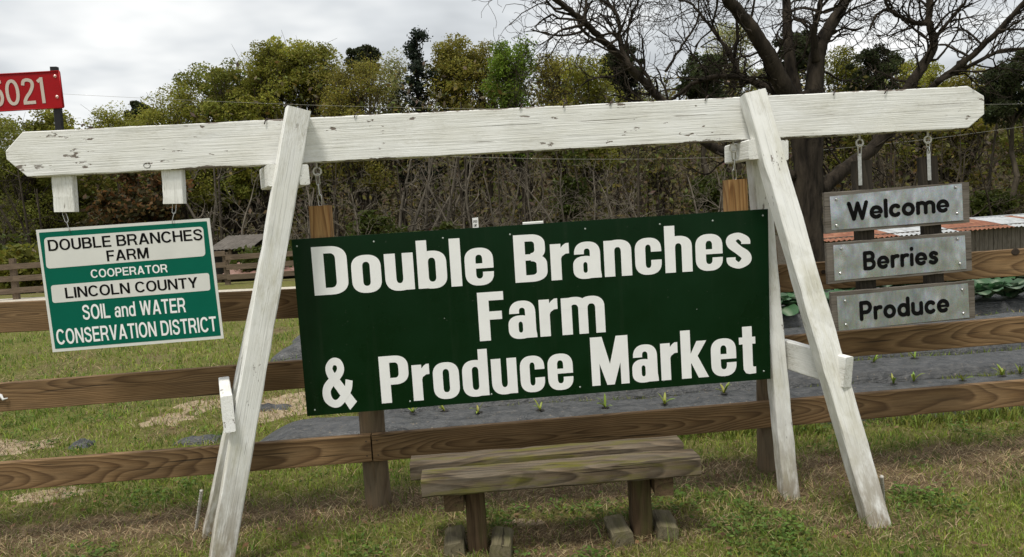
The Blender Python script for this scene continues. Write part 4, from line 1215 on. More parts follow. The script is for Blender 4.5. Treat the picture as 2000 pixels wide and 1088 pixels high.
def make_bed(k, yc, hw, x0, h):
    nx_, nu = 150, 14
    x1 = 13.0
    xs = x0 + (x1 - x0) * (np.linspace(0, 1, nx_ + 1) ** 1.25)
    us = np.linspace(-hw, hw, nu + 1)
    X, Ug = np.meshgrid(xs, us, indexing='ij')
    a_ = np.abs(Ug) / hw
    endf = np.clip((X - x0) / 0.30, 0, 1) ** 0.6
    Z = (h * (1 - np.clip((a_ - 0.58) / 0.42, 0, 1) ** 2 * 1.15) + 0.01 * np.cos(Ug / hw * 2.2)) * endf
    yy = yc + 0.035 * X + Ug
    Z = Z + (vnoise(X, yy, 2.2, 20 + k) - 0.5) * 0.035 + (vnoise(X * 3, yy, 7, 40 + k) - 0.5) * 0.018
    Z[:, 0] = -0.03; Z[:, -1] = -0.03
    Z = Z - (1 - endf) * 0.02
    V = np.stack([X, yy + (vnoise(X, yy * 0, 1.1, 60 + k) - 0.5) * 0.08, Z], -1).reshape(-1, 3)
    i, j = np.meshgrid(np.arange(nx_), np.arange(nu), indexing='ij')
    a = (i * (nu + 1) + j).ravel()
    F = np.stack([a, a + nu + 1, a + nu + 2, a + 1], 1)
    V[:, 0] -= x0; V[:, 1] -= yc
    o = addmesh('mulch_bed', npmesh('mulch_bed', V, [F], smooth=True), M_plastic, None, Matrix.Translation((x0, yc, 0)))
    tag(o, BLAB[k], 'mulch bed', 'plastic covered crop beds')
for k, b in enumerate(BEDS): make_bed(k, *b)
def bed_height(k, X, y):
    yc, hw, x0, h = BEDS[k]
    u = y - (yc + 0.035 * X); a_ = abs(u) / hw
    z = h * (1 - min(max((a_ - 0.58) / 0.42, 0), 1) ** 2 * 1.15) + 0.01 * math.cos(u / hw * 2.2)
    return z + (float(vnoise(X, y, 2.2, 20 + k)) - 0.5) * 0.035 + (float(vnoise(X * 3, y, 7, 40 + k)) - 0.5) * 0.018
def bed_top(k, X, u=0.0):
    yc, hw, x0, h = BEDS[k]
    y = yc + 0.035 * X + u
    return Vector((X, y, h + 0.012))
# loose torn film and pale stones at the near end of the beds
def crumple(name, c, rx, ry, h, mat, seed, label, cat, n=9):
    r = random.Random(seed); V = []; F = []
    for j in range(n + 1):
        for i in range(n + 1):
            u, v = i / n * 2 - 1, j / n * 2 - 1
            d = max(abs(u), abs(v))
            x, y = c[0] + rx * u * (1 + r.uniform(-0.08, 0.08)), c[1] + ry * v * (1 + r.uniform(-0.1, 0.1))
            z = 0.004 + h * max(0, 1 - d ** 1.6) * (0.5 + r.random() * 0.7) if d < 0.99 else -0.015
            V.append((x, y, float(gz(x, y)) + z))
    for j in range(n):
        for i in range(n):
            a = j * (n + 1) + i
            F.append((a, a + 1, a + n + 2, a + n + 1))
    o = wmesh(name, V, F, mat, smooth=True, org=(c[0], c[1], 0))
    tag(o, label, cat)
crumple('plastic_scrap', (-2.45, 5.55), 0.20, 0.10, 0.04, M_plastic, 3, 'torn scrap of black plastic at the left end of the nearest bed', 'plastic scrap')
crumple('plastic_scrap', (-2.25, 6.45), 0.26, 0.09, 0.05, M_plastic, 4, 'crumpled strip of black plastic behind the left A-frame', 'plastic scrap')
crumple('plastic_scrap', (-3.35, 5.55), 0.085, 0.07, 0.05, M_plastic, 5, 'small black plastic lump lying in the grass left of the stand', 'plastic scrap')

# ------------------------------------------------------------------ seedlings and cabbages
def leaf_strip(V, F, Cc, base, dir_, L_, w_, droop, col, segs=5, fold=0.25):
    """a long blade leaf with a fold, appended to V/F/Cc"""
    d = Vector(dir_).normalized()
    side = d.cross(UPV)
    if side.length < 1e-3: side = Vector((1, 0, 0))
    side.normalize()
    p = Vector(base); b0 = len(V)
    for k in range(segs + 1):
        t_ = k / segs
        ww = w_ * math.sin(math.pi * min(0.96, 0.12 + 0.86 * t_)) ** 0.7 * (1 if k < segs else 0.12)
        nn = side.cross(d).normalized()
        V += [tuple(p - side * ww / 2 + nn * ww * fold), tuple(p), tuple(p + side * ww / 2 + nn * ww * fold)]
        g = 0.85 + 0.3 * t_
        Cc += [tuple(c * g for c in col)] * 3
        if k:
            q = b0 + k * 3
            F += [(q - 3, q - 2, q + 1, q), (q - 2, q - 1, q + 2, q + 1)]
        d = (d + Vector((0, 0, -droop / segs))).normalized()
        p = p + d * (L_ / segs)
def plant_obj(name, V, F, Cc, mat, base, parent=None):
    me = bpy.data.meshes.new(name)
    me.from_pydata([(v[0] - base[0], v[1] - base[1], v[2] - base[2]) for v in V], [], F)
    at = me.color_attributes.new('Col', 'FLOAT_COLOR', 'POINT')
    at.data.foreach_set('color', np.array([(*c, 1) for c in Cc], dtype=np.float32).ravel())
    setsmooth(me); me.update()
    return addmesh(name, me, mat, parent, Matrix.Translation(base))
def sprout(base, r, size, label, group):
    V, F, Cc = [], [], []
    for k in range(r.randint(4, 6)):
        a_ = r.uniform(0, 2 * math.pi)
        el = r.uniform(1.2, 3.4)
        leaf_strip(V, F, Cc, base, (math.cos(a_), math.sin(a_), el), size * r.uniform(0.7, 1.2), size * 0.17, r.uniform(0.3, 1.5),
                   (0.24 * r.uniform(0.8, 1.2), 0.31 * r.uniform(0.85, 1.15), 0.04))
    o = plant_obj('corn_sprout', V, F, Cc, M_crop, base)
    tag(o, label, 'sprout', group)
    n = 10                                    # torn planting hole in the film
    VV = [(base.x + 0.030 * r.uniform(0.7, 1.3) * math.cos(2 * math.pi * k / n), base.y + 0.030 * r.uniform(0.7, 1.3) * math.sin(2 * math.pi * k / n), base.z + 0.006) for k in range(n)]
    wmesh('planting_hole', VV, [tuple(range(n))], M_void, o, org=base)
rp_ = random.Random(21)
near_sprouts = [(806, 808), (868, 800), (934, 803), (1055, 800), (1182, 790), (1298, 783), (1415, 772), (1745, 747), (1785, 742), (1957, 730), (1880, 738), (1992, 726)]
ORD = ['first', 'second', 'third', 'fourth', 'fifth', 'sixth', 'seventh', 'eighth', 'ninth', 'tenth', 'eleventh', 'last']
near_sprouts.sort()
for k_, (x, y) in enumerate(near_sprouts):
    p = onz(x, y + 3, 0.16)
    p.y = min(max(p.y, BEDS[0][0] + 0.035 * p.x - 0.10), BEDS[0][0] + 0.035 * p.x + 0.14); p.z = bed_height(0, p.x, p.y)
    sprout(p, rp_, rp_.uniform(0.085, 0.12), ORD[k_] + ' young corn sprout from the left in the nearest plastic bed', 'sprouts in the nearest bed')
for k in range(12):
    X = -1.2 + k * 0.42 + rp_.uniform(-0.06, 0.06)
    p = bed_top(1, X, 0.05); p.z = bed_height(1, p.x, p.y)
    sprout(p, rp_, rp_.uniform(0.085, 0.13), 'small young corn sprout in the second plastic bed', 'sprouts in the second bed')

def cabbage_mesh(seed):
    r = random.Random(seed); V, F, Cc = [], [], []
    n = 13
    for k in range(n):
        a_ = 2 * math.pi * k * 0.382 + r.uniform(-0.2, 0.2)
        inner = k / n
        L_ = 0.30 * (1 - 0.45 * inner) * r.uniform(0.85, 1.15)
        w_ = L_ * r.uniform(0.62, 0.8)
        d = Vector((math.cos(a_), math.sin(a_), 0.75 + 1.6 * inner)).normalized()
        side = d.cross(UPV).normalized()
        p = Vector((0.02 * math.cos(a_), 0.02 * math.sin(a_), 0.03))
        sg, b0 = 6, len(V)
        blue = r.uniform(0.85, 1.15)
        base = (0.055 * blue, 0.115 * r.uniform(0.85, 1.2), 0.055 * blue)
        for j in range(sg + 1):
            t_ = j / sg
            ww = w_ * (0.16 if t_ < 0.2 else math.sin(math.pi * min(0.93, 0.10 + 0.80 * t_)) ** 0.6)
            nn = side.cross(d).normalized()
            for q in (-1, -0.5, 0, 0.5, 1):
                rip = r.uniform(-0.012, 0.012) if abs(q) == 1 else 0
                V.append(tuple(p + side * ww / 2 * q + nn * (ww * 0.16 * q * q + rip)))
                c = (0.20, 0.26, 0.17) if q == 0 else base
                Cc.append(c)
            if j:
                for q in range(4):
                    a2 = b0 + (j - 1) * 5 + q
                    F.append((a2, a2 + 1, a2 + 6, a2 + 5))
            d = (d + Vector((0, 0, -0.16 - 0.10 * t_ * (1 - inner)))).normalized()
            p = p + d * (L_ / sg)
    me = bpy.data.meshes.new('cabbage_plant')
    me.from_pydata(V, [], F)
    at = me.color_attributes.new('Col', 'FLOAT_COLOR', 'POINT')
    at.data.foreach_set('color', np.array([(*c, 1) for c in Cc], dtype=np.float32).ravel())
    setsmooth(me); me.materials.append(M_crop); me.update()
    return me
CAB = [cabbage_mesh(s) for s in range(5)]
for bi, x0_, x1_, lab, grp in ((3, 3.5, 4.5, None, None), (4, 2.2, 9.4, 'leafy blue-green cabbage plant in the nearer planted row', 'cabbages in the nearer row'), (5, 2.6, 10.6, 'leafy blue-green cabbage plant in the second planted row', 'cabbages in the second row')):
    if lab is None: continue
    X = x0_
    while X < x1_:
        o = bpy.data.objects.new('cabbage_plant', CAB[rp_.randrange(5)]); COL.objects.link(o)
        p = bed_top(bi, X, rp_.uniform(-0.08, 0.08)); p.z -= 0.03
        s_ = rp_.uniform(1.15, 1.55)
        place(o, Matrix.Translation(p) @ Matrix.Rotation(rp_.uniform(0, 6.28), 4, 'Z') @ Matrix.Diagonal((s_, s_, s_ * rp_.uniform(0.85, 1.15), 1)))
        tag(o, lab, 'cabbage', grp)
        X += rp_.uniform(0.26, 0.40)

# ------------------------------------------------------------------ barn on the right
def barn():
    y0 = 24.0
    e0 = onp(1606, 467, y0)                                   # eave line, running away to the right
    e1 = onp(2000, 436, 26.6); e1 = e0 + (Vector((e1.x, e1.y, e0.z)) - e0) * 1.5
    zl = e0.z
    root = thing('old_barn', 'low grey plank barn with patched rusty and silver tin roof', 'barn', (e0.x, y0, float(gz(e0.x + 4, y0)) - 0.6))
    dirx = (e1 - e0); ln = dirx.length; dirx.normalize()
    back = Vector((-dirx.y, dirx.x, 0))
    rise, run = 0.20, 1.7
    n = int(ln / 0.42)
    r = random.Random(5)
    cols = []
    for k in range(n):
        a_ = e0 + dirx * (ln * k / n); w = ln / n
        q_ = e0 + dirx * (ln * (k + 0.5) / n) - Vector(CAM); u = 1000 + FPX * (q_.dot(Vector(RT)) / q_.dot(Vector(FW)))
        mat = M_rust if (u < 1746 or 1866 < u < 1970) else M_tin
        if u > 2040: mat = M_rust if (k // 3) % 2 else M_tin
        # corrugated strip, front slope
        V = []; F = []
        ns = 6
        j0 = r.uniform(-0.03, 0.03)
        for i in range(ns + 1):
            x = w * i / ns * 1.02; hgt = 0.028 * math.sin(i / ns * 4 * math.pi) + 0.02
            for (d_, z_) in ((-0.22 + j0, -0.10), (run * 0.5, rise * 0.5), (run, rise)):
                p = a_ + dirx * x + back * d_ + UPV * (z_ + hgt)
                V.append(p)
        for i in range(ns):
            for q in range(2):
                b = i * 3 + q
                F.append((b, b + 3, b + 4, b + 1))
        wmesh('roof_panel', V, F, mat, root)
        # board wall under it
        for h_ in range(2):
            wv = w / 2
            p = a_ + dirx * (wv * (h_ + 0.5)) + back * 0.10
            plank('wall_board', Vector((p.x, p.y + r.uniform(-0.012, 0.012), zl - 3.4)), Vector((p.x, p.y, zl + 0.02)), wv - r.uniform(0.012, 0.03), 0.025, dirx, M_greywood, root, n=1, ch=0.002)
    p0, p1 = e0 + dirx * 0.05 + back * 0.18, e1 - dirx * 0.05 + back * 0.18
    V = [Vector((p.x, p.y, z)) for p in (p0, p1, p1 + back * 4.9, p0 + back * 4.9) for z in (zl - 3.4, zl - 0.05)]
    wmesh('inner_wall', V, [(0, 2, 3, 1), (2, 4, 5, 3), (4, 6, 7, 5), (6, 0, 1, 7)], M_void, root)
    V = [e0 + back * run + UPV * rise, e1 + back * run + UPV * rise, e1 + back * (2 * run + 0.2) - UPV * 0.1, e0 + back * (2 * run + 0.2) - UPV * 0.1]
    wmesh('rear_roof', V, [(0, 1, 2, 3)], M_tin, root)
    for e in (e0, e1):
        a_, b_, c_ = e + back * 0.12 - UPV * 0.02, e + back * run + UPV * (rise - 0.05), e + back * (2 * run) - UPV * 0.02
        g = [a_, b_, c_, Vector((c_.x, c_.y, zl - 3.4)), Vector((a_.x, a_.y, zl - 3.4))]
        wmesh('gable', g + [p + dirx * 0.03 for p in g], [(0, 1, 2, 3, 4), (9, 8, 7, 6, 5), (0, 5, 6, 1), (1, 6, 7, 2), (2, 7, 8, 3), (3, 8, 9, 4), (4, 9, 5, 0)], M_greywood, root)
    plank('ridge_cap', e0 + back * run + UPV * (rise + 0.03), e1 + back * run + UPV * (rise + 0.03), 0.04, 0.26, UPV, M_tin, root, n=4)
barn()

# ------------------------------------------------------------------ far fence, sheds behind it
ff = thing('far_fence', 'distant weathered three-rail fence along the gravel lane on the left', 'fence', (-11, 20.8, 0))
fa, fb = onz(33, 585), onz(446, 556)
fdir = Vector((fb.x - fa.x, fb.y - fa.y, 0)); fl_ = fdir.length; fdir.normalize()
step = fl_ / 2
def fpt(s): return Vector((fa.x + fdir.x * s, fa.y + fdir.y * s, 0))
for k in range(-3, 7):
    p = fpt(k * step)
    z0 = float(gz(p.x, p.y))
    plank('post', Vector((p.x, p.y, z0 - 0.3)), Vector((p.x + rnd.uniform(-0.02, 0.02), p.y, z0 + (1.10 if k < 2 else 0.92) + rnd.uniform(-0.03, 0.03))), 0.15, 0.13, fdir, M_farfence, ff, n=3, jit=0.004, ch=0.01)
    if k < 6:
        q = fpt((k + 1) * step)
        for z in (0.90, 0.58, 0.24):
            zz = z * (1 if k < 2 else 0.86)
            fo = Vector((fdir.y, -fdir.x, 0)) * 0.085
            plank('rail', Vector((p.x, p.y, z0 + zz + rnd.uniform(-0.015, 0.015))) + fo, Vector((q.x, q.y, float(gz(q.x, q.y)) + zz)) + fo, 0.15, 0.035, UPV, M_farfence, ff, n=3, jit=0.003)
def shed(label, px0, px1, yeave, yridge, Y, depth, mat, shade_mat, drop=2.2, name='shed', rough=0.05):
    e0, e1 = onp(px0, yeave + (px0 - (px0 + px1) / 2) * -0.057, Y), onp(px1, yeave + (px1 - (px0 + px1) / 2) * -0.057, Y)
    e1.z = e0.z = (e0.z + e1.z) / 2
    zr = onp((px0 + px1) / 2, yridge, Y + depth / 2).z
    root = thing(name, label, 'shed', (e0.x, Y, e0.z - drop))
    n = max(6, int((e1.x - e0.x) / 0.6)); r = random.Random(int(px0))
    for k in range(n):
        xa, xb = e0.x + (e1.x - e0.x) * k / n, e0.x + (e1.x - e0.x) * (k + 1) / n
        V = []; F = []
        for i in range(5):
            x = xa + (xb - xa) * i / 4; h = 0.03 if i % 2 else 0.0
            V += [(x, Y - 0.2 + r.uniform(-rough, rough), e0.z + h - 0.05), (x, Y + depth / 2, zr + h), (x, Y + depth + 0.2, e0.z + h - 0.05)]
        for i in range(4):
            for q in range(2):
                b = i * 3 + q; F.append((b, b + 3, b + 4, b + 1))
        wmesh('roof_panel', V, F, mat, root)
    for x in (e0.x + 0.1, (e0.x + e1.x) / 2, e1.x - 0.1):
        plank('post', (x, Y, e0.z - drop), (x, Y, e0.z), 0.14, 0.14, (1, 0, 0), M_farfence, root, n=1)
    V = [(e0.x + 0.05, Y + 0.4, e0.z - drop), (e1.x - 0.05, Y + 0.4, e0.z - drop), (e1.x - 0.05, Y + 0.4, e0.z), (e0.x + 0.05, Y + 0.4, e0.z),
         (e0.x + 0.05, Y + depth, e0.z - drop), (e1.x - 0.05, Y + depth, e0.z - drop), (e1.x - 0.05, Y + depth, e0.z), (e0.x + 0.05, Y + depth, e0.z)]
    wmesh('wall', V, [(0, 1, 2, 3), (5, 4, 7, 6), (4, 0, 3, 7), (1, 5, 6, 2)], shade_mat, root)  # dark box behind the posts, shade of the open shed painted in
shed('low open shed with faded red tin roof behind the far fence', 424, 640, 536, 509, 24.5, 4.0, M_pinkroof, M_void, 1.6)
shed('old grey tin-roofed shed below brush, left of the left A-frame', 405, 492, 485, 461, 33.0, 5.0, M_oldtin, M_void, 2.0)
shed('brown roofed shed behind the hedge at the far left', 10, 72, 497, 488, 30.0, 3.0, M_farfence, M_void, 1.8)

# ------------------------------------------------------------------ speed limit sign by the far road
sl = thing('speed_limit_sign', 'small distant white speed limit sign turned aside, above the green board', 'road sign', onp(931, 470, 30))
a_, b_ = onp(922.5, 426, 30.3), onp(933.5, 420.5, 30.0)
b_ = Vector((b_.x, 29.75, b_.z + 0.0)); zt = a_.z
V = [Vector((a_.x, 30.2, zt)), Vector((b_.x, 29.75, zt + 0.02)), Vector((b_.x + 0.0, 29.75, zt - 0.62)), Vector((a_.x, 30.2, zt - 0.64))]
nS = (V[1] - V[0]).cross(V[2] - V[1]); nS = nS if nS.y < 0 else -nS; nS.normalize()
wmesh('panel', V + [p - nS * 0.01 for p in V], [(0, 3, 2, 1), (4, 5, 6, 7), (0, 1, 5, 4), (1, 2, 6, 5), (2, 3, 7, 6), (3, 0, 4, 7)], M_letter, sl)
ex = (V[1] - V[0])
def sltext(t, u0, u1, v, cap):
    p0 = V[0] + ex * u0 + nS * 0.003 - UPV * v; p1 = V[0] + ex * u1 + nS * 0.003 - UPV * v
    put_word(t, grot, 0.12, p0, p1, cap, nS, M_black, sl)
sltext('SPEED', 0.12, 0.88, 0.20, 0.10); sltext('LIMIT', 0.18, 0.82, 0.36, 0.10); sltext('35', 0.15, 0.85, 0.60, 0.19)
pc = (V[2] + V[3]) / 2 - nS * 0.03
plank('post', Vector((pc.x, pc.y, float(gz(pc.x, pc.y)) - 0.2)), Vector((pc.x, pc.y, zt - 0.02)), 0.05, 0.04, (1, 0, 0), M_chain, sl, n=1)

# ------------------------------------------------------------------ overhead wires
def wire(label, pts, Y):
    P = [onp(x, y, Y) for x, y in pts]
    P = [Vector(p) for p in crom([tuple(p) for p in P], 6)]
    o = tube('overhead_wire', P, 0.006, M_wire, None, 5)
    tag(o, label, 'wire', 'overhead wires')
wire('thin overhead wire crossing the sky beside the red number plate', [(-300, 160), (130, 184), (420, 198), (700, 208), (1000, 213), (1300, 212), (1700, 206), (2000, 203), (2400, 196)], 34)
wire('thin sagging wire crossing the dark wood below the beam', [(-300, 250), (300, 290), (850, 305), (1150, 311), (1430, 306), (1730, 281), (2000, 247), (2400, 190)], 32)

# ------------------------------------------------------------------ leaf clouds and trees
STAT = [0]
def leaf_quads(P, size, cols, rng, flat=0.0, aspect=0.6):
    """one diamond leaf spray per point"""
    n = len(P)
    A = rng.normal(size=(n, 3)); A[:, 2] *= (1 - flat); A /= np.linalg.norm(A, axis=1)[:, None] + 1e-9
    B = rng.normal(size=(n, 3)); B[:, 2] *= (1 - flat)
    B -= A * (A * B).sum(1)[:, None]; B /= np.linalg.norm(B, axis=1)[:, None] + 1e-9
    s = size * rng.uniform(0.6, 1.4, n)[:, None]
    V = np.stack([P - A * s, P - B * s * aspect, P + A * s, P + B * s * aspect], 1).reshape(-1, 3)
    F = np.arange(4 * n).reshape(-1, 4)
    C = np.repeat(cols, 4, axis=0)
    return V, F, C
def jcol(base, n, rng, v=0.35, hue=0.12):
    b = np.array(base)[None, :] * rng.uniform(1 - v, 1 + v, (n, 1))
    return np.clip(b * rng.uniform(1 - hue, 1 + hue, (n, 3)), 0, 1)
def unit(v):
    l = math.sqrt(v[0] ** 2 + v[1] ** 2 + v[2] ** 2) or 1
    return (v[0] / l, v[1] / l, v[2] / l)
def grow(segs, p, d, L_, r, depth, R, wig=0.22, up=0.05, ns=5, kids=(2, 4), spread=(0.5, 1.1), shrink=0.62, taper=0.55, rmin=0.006):
    cp, cd_, cr_ = p, unit(d), r
    pts = []
    for k in range(ns):
        cd_ = unit((cd_[0] + R.gauss(0, wig), cd_[1] + R.gauss(0, wig), cd_[2] + R.gauss(0, wig) + up))
        q = (cp[0] + cd_[0] * L_ / ns, cp[1] + cd_[1] * L_ / ns, cp[2] + cd_[2] * L_ / ns)
        nr = max(rmin, r * (1 - (1 - taper) * (k + 1) / ns))
        segs.append((cp, q, cr_, nr)); pts.append((q, cd_, nr))
        cp, cr_ = q, nr
    if depth <= 0: return
    for c in range(R.randint(*kids)):
        q, dd, nr = pts[min(ns - 1, int(ns * (0.3 + 0.7 * R.random())))]
        ang = R.uniform(*spread)
        ax = unit((R.gauss(0, 1), R.gauss(0, 1), R.gauss(0, 1)))
        nd = unit(tuple(dd[i] * math.cos(ang) + ax[i] * math.sin(ang) for i in range(3)))
        grow(segs, q, nd, L_ * shrink * R.uniform(0.75, 1.2), max(rmin, nr * 0.7), depth - 1, R, wig * 1.1, up, max(3, ns - 1), kids, spread, shrink, taper, rmin)
def crown_points(c, rad, nclump, per, rng, sig, shell=0.55, lift=0.0, egg=0.0):
    u = rng.normal(size=(nclump, 3)); u /= np.linalg.norm(u, axis=1)[:, None]
    rr = shell + (1 - shell) * rng.random(nclump) ** 0.6
    rr *= rng.uniform(0.78, 1.12, nclump)
    K = u * rr[:, None]
    if egg: K[:, :2] *= (1 - egg * (K[:, 2:3] * 0.5 + 0.5))
    K = np.array(c)[None, :] + K * np.array(rad)[None, :]
    sizes = rng.uniform(0.6, 1.4, nclump)
    idx = np.repeat(np.arange(nclump), per)
    P = K[idx] + np.clip(rng.normal(size=(len(idx), 3)), -1.5, 1.5) * (sig * sizes[idx])[:, None] * np.array([1, 1, 0.72])
    return K, P, idx
def lobed_crown(x0, Y, top, ch, w, rng, R, per=130, rc=0.62, dens=1.0):
    """crown of several uneven lobes, each a shell of leafy balls; nothing strays from its bough"""
    lobes = [(x0, Y, top - w * 0.52, w * 0.56)]
    nl = int(3 + ch / w * 2.6)
    for i in range(nl):
        t_ = (i + 0.6) / nl
        r_ = w * R.uniform(0.40, 0.62)
        env = math.sin(math.pi * min(1, 0.22 + 0.62 * t_)) ** 0.7
        a_ = R.uniform(0, 6.28); d_ = (w - r_ * 0.75) * env * R.uniform(0.55, 1.0)
        lobes.append((x0 + d_ * math.cos(a_), Y + d_ * math.sin(a_) * 0.8, top - w * 0.45 - t_ * (ch - w * 0.6) + R.uniform(-0.2, 0.2) * w, r_))
    K, Pl, tone = [], [], []
    for (lx, ly, lz, lr) in lobes:
        n = max(5, int(dens * 13 * (lr / 1.4) ** 1.6))
        u = rng.normal(size=(n, 3)); u /= np.linalg.norm(u, axis=1)[:, None]
        rr = lr * rng.uniform(0.45, 1.0, n) ** 0.6
        kc = np.array([lx, ly, lz]) + u * rr[:, None] * np.array([1, 1, 0.85])
        lt = R.uniform(0.80, 1.22)
        for c in kc:
            m_ = int(per * rng.uniform(0.6, 1.4)); q = rng.normal(size=(m_, 3)); q /= np.linalg.norm(q, axis=1)[:, None]
            rb = rc * rng.uniform(0.6, 1.35)
            q *= (rb * rng.uniform(0.15, 1.0, m_) ** 0.45)[:, None]; q[:, 2] *= 0.75
            Pl.append(c + q); tone.append(np.full(m_, lt * R.uniform(0.85, 1.18))); K.append(c)
    return np.array(K), np.concatenate(Pl), np.concatenate(tone)
def leaf_tree(name, label, cat, px, ptop, hw, Y, kind, pbase=None, group='trees of the wood', seed=None, dens=1.0):
    """px: photo column of the crown centre, ptop: crown top, hw: crown half width in photo pixels at distance Y"""
    rng = np.random.default_rng(seed if seed is not None else abs(int(px * 7 + Y)))
    R = random.Random(int(px * 3 + Y))
    top = onp(px, ptop, Y); x0 = top.x
    zg = float(gz(x0, Y))
    w = hw / FPX * Y * (1.18 if kind in ('olive', 'ochre', 'moss') else 1.0)
    H = top.z - zg
    root = thing(name, label, cat, (x0, Y, zg), group)
    if kind == 'pine':
        ch = min(H * 0.42, w * 1.9); cz = top.z - ch / 2
        K, P, ltone = lobed_crown(x0, Y, top.z, ch * 1.15, w, rng, R, 190, 0.42, 1.5)
        base = (0.044, 0.055, 0.020); size, flat = 0.095, 0.2
    elif kind == 'conifer':
        n = 46; P = []; K = []
        for k in range(n):
            t_ = k / n; z = top.z - 0.2 - t_ * H * 0.62
            rr = w * (0.45 + 1.5 * t_ ** 0.8) * R.uniform(0.5, 1.15); a_ = R.uniform(0, 6.28)
            m_ = 170
            s = rng.random(m_)[:, None] ** 0.7
            q = np.array([x0, Y, z])[None, :] + np.concatenate([np.cos(a_) * rr * s, np.sin(a_) * rr * s, 0.25 * rr * s ** 2 - 0.1 * rr * s], 1) + rng.normal(size=(m_, 3)) * np.array([0.22, 0.22, 0.16])
            P.append(q); K.append((x0 + math.cos(a_) * rr * 0.8, Y + math.sin(a_) * rr * 0.8, z))
        P = np.concatenate(P); K = np.array(K); base = (0.030, 0.042, 0.027); size, flat = 0.11, 0.4
    else:
        ch = min(H * 0.80, w * 2.9) if kind != 'shrub' else H
        cz = top.z - ch / 2
        pal = {'olive': (0.245, 0.245, 0.040), 'ochre': (0.255, 0.230, 0.044), 'green': (0.155, 0.225, 0.030), 'pale': (0.27, 0.27, 0.11), 'moss': (0.190, 0.202, 0.036),
               'shrub': (0.062, 0.078, 0.014), 'magnolia': (0.055, 0.050, 0.018), 'hedge': (0.155, 0.155, 0.025), 'dark': (0.030, 0.036, 0.014)}
        base = pal[kind]
        nc = int(max(14, 80 * dens * (w / 4.5) * max(0.7, ch / 9)))
        per = {'magnolia': 90, 'pale': 130, 'shrub': 170, 'hedge': 170}.get(kind, 400)
        sig = {'magnolia': 0.28, 'shrub': 0.4, 'hedge': 0.3}.get(kind, 0.48 + 0.06 * w)
        if kind in ('olive', 'ochre', 'green', 'pale', 'moss'):
            ch = max(ch, min(H * 0.85, 8.0))
            K, P, ltone = lobed_crown(x0, Y, top.z, ch, max(w, 1.6), rng, R, {'pale': 85}.get(kind, 190), R.uniform(0.58, 0.92), dens)
        else:
            K, P, idx = crown_points((x0, Y, cz), (w, w * 0.85, ch / 2), nc, per, rng, sig, 0.15, egg=0.25)
        size, flat = {'magnolia': 0.16, 'shrub': 0.12, 'hedge': 0.09}.get(kind, 0.078), 0.25
    sel = P[:, 2] > zg + 0.1
    P = P[sel]
    cols = jcol(base, len(P), rng, 0.28, 0.10)
    if kind in ('olive', 'ochre', 'green', 'pale', 'moss', 'pine'): cols *= ltone[sel][:, None]
    # each bough its own tone
    tone = (vnoise(P[:, 0] * 1.0, P[:, 2] * 1.0 + P[:, 1], 0.55, int(px) % 997) - 0.5)
    cols *= (1 + 0.7 * tone)[:, None]
    if kind == 'magnolia':
        rust = rng.random(len(P)) < (0.25 + 0.5 * np.clip((P[:, 2] - (cz - 0.2 * ch)) / ch, 0, 1))
        cols[rust] = jcol((0.14, 0.075, 0.026), int(rust.sum()), rng, 0.4, 0.15)
    size *= R.uniform(0.82, 1.2)
    V, F, C = leaf_quads(P, size, cols, rng, flat)
    segs = []
    r0_ = 0.02 * H if kind != 'shrub' else 0.05
    nz = 7; prev = (x0, Y, zg - 0.3); pr = r0_ * 1.25
    tz = top.z - (0.12 * H)
    trunk_pts = []
    for k in range(1, nz + 1):
        q = (x0 + R.gauss(0, 0.012) * H, Y + R.gauss(0, 0.012) * H, zg + (tz - zg) * k / nz)
        nr = r0_ * (1 - 0.8 * k / nz); segs.append((prev, q, pr, nr)); trunk_pts.append((q, nr)); prev, pr = q, nr
    for kpt in K[::2 if kind != 'conifer' else 1]:
        cand = [t for t in trunk_pts if t[0][2] < kpt[2] - 0.05 * H] or [trunk_pts[0]]
        b = cand[-1] if kind in ('pine', 'conifer') else cand[max(0, len(cand) - 1 - R.randint(0, 2))]
        s0 = b[0]; mid_ = tuple((s0[i] + kpt[i]) / 2 + R.gauss(0, 0.25) + (0.2 if i == 2 else 0) for i in range(3))
        rb = max(0.012, b[1] * 0.42)
        segs.append((s0, mid_, rb, rb * 0.7)); segs.append((mid_, tuple(kpt), rb * 0.7, 0.012))
        if kind in ('olive', 'ochre', 'green', 'pale', 'moss'):
            for _ in range(2):
                e_ = tuple(kpt[i] + R.gauss(0, 0.7) for i in range(3)); segs.append((mid_, e_, rb * 0.5, 0.008))
    tv, tf = seg_arrays(segs, 5)
    o0 = np.array([x0, Y, zg])
    addmesh('trunk', npmesh('trunk', tv - o0, [tf], smooth=True), M_darkbark, root)
    addmesh('crown', npmesh('crown', V - o0, [F], C), M_leaf, root)
    STAT[0] += len(F)
    return root
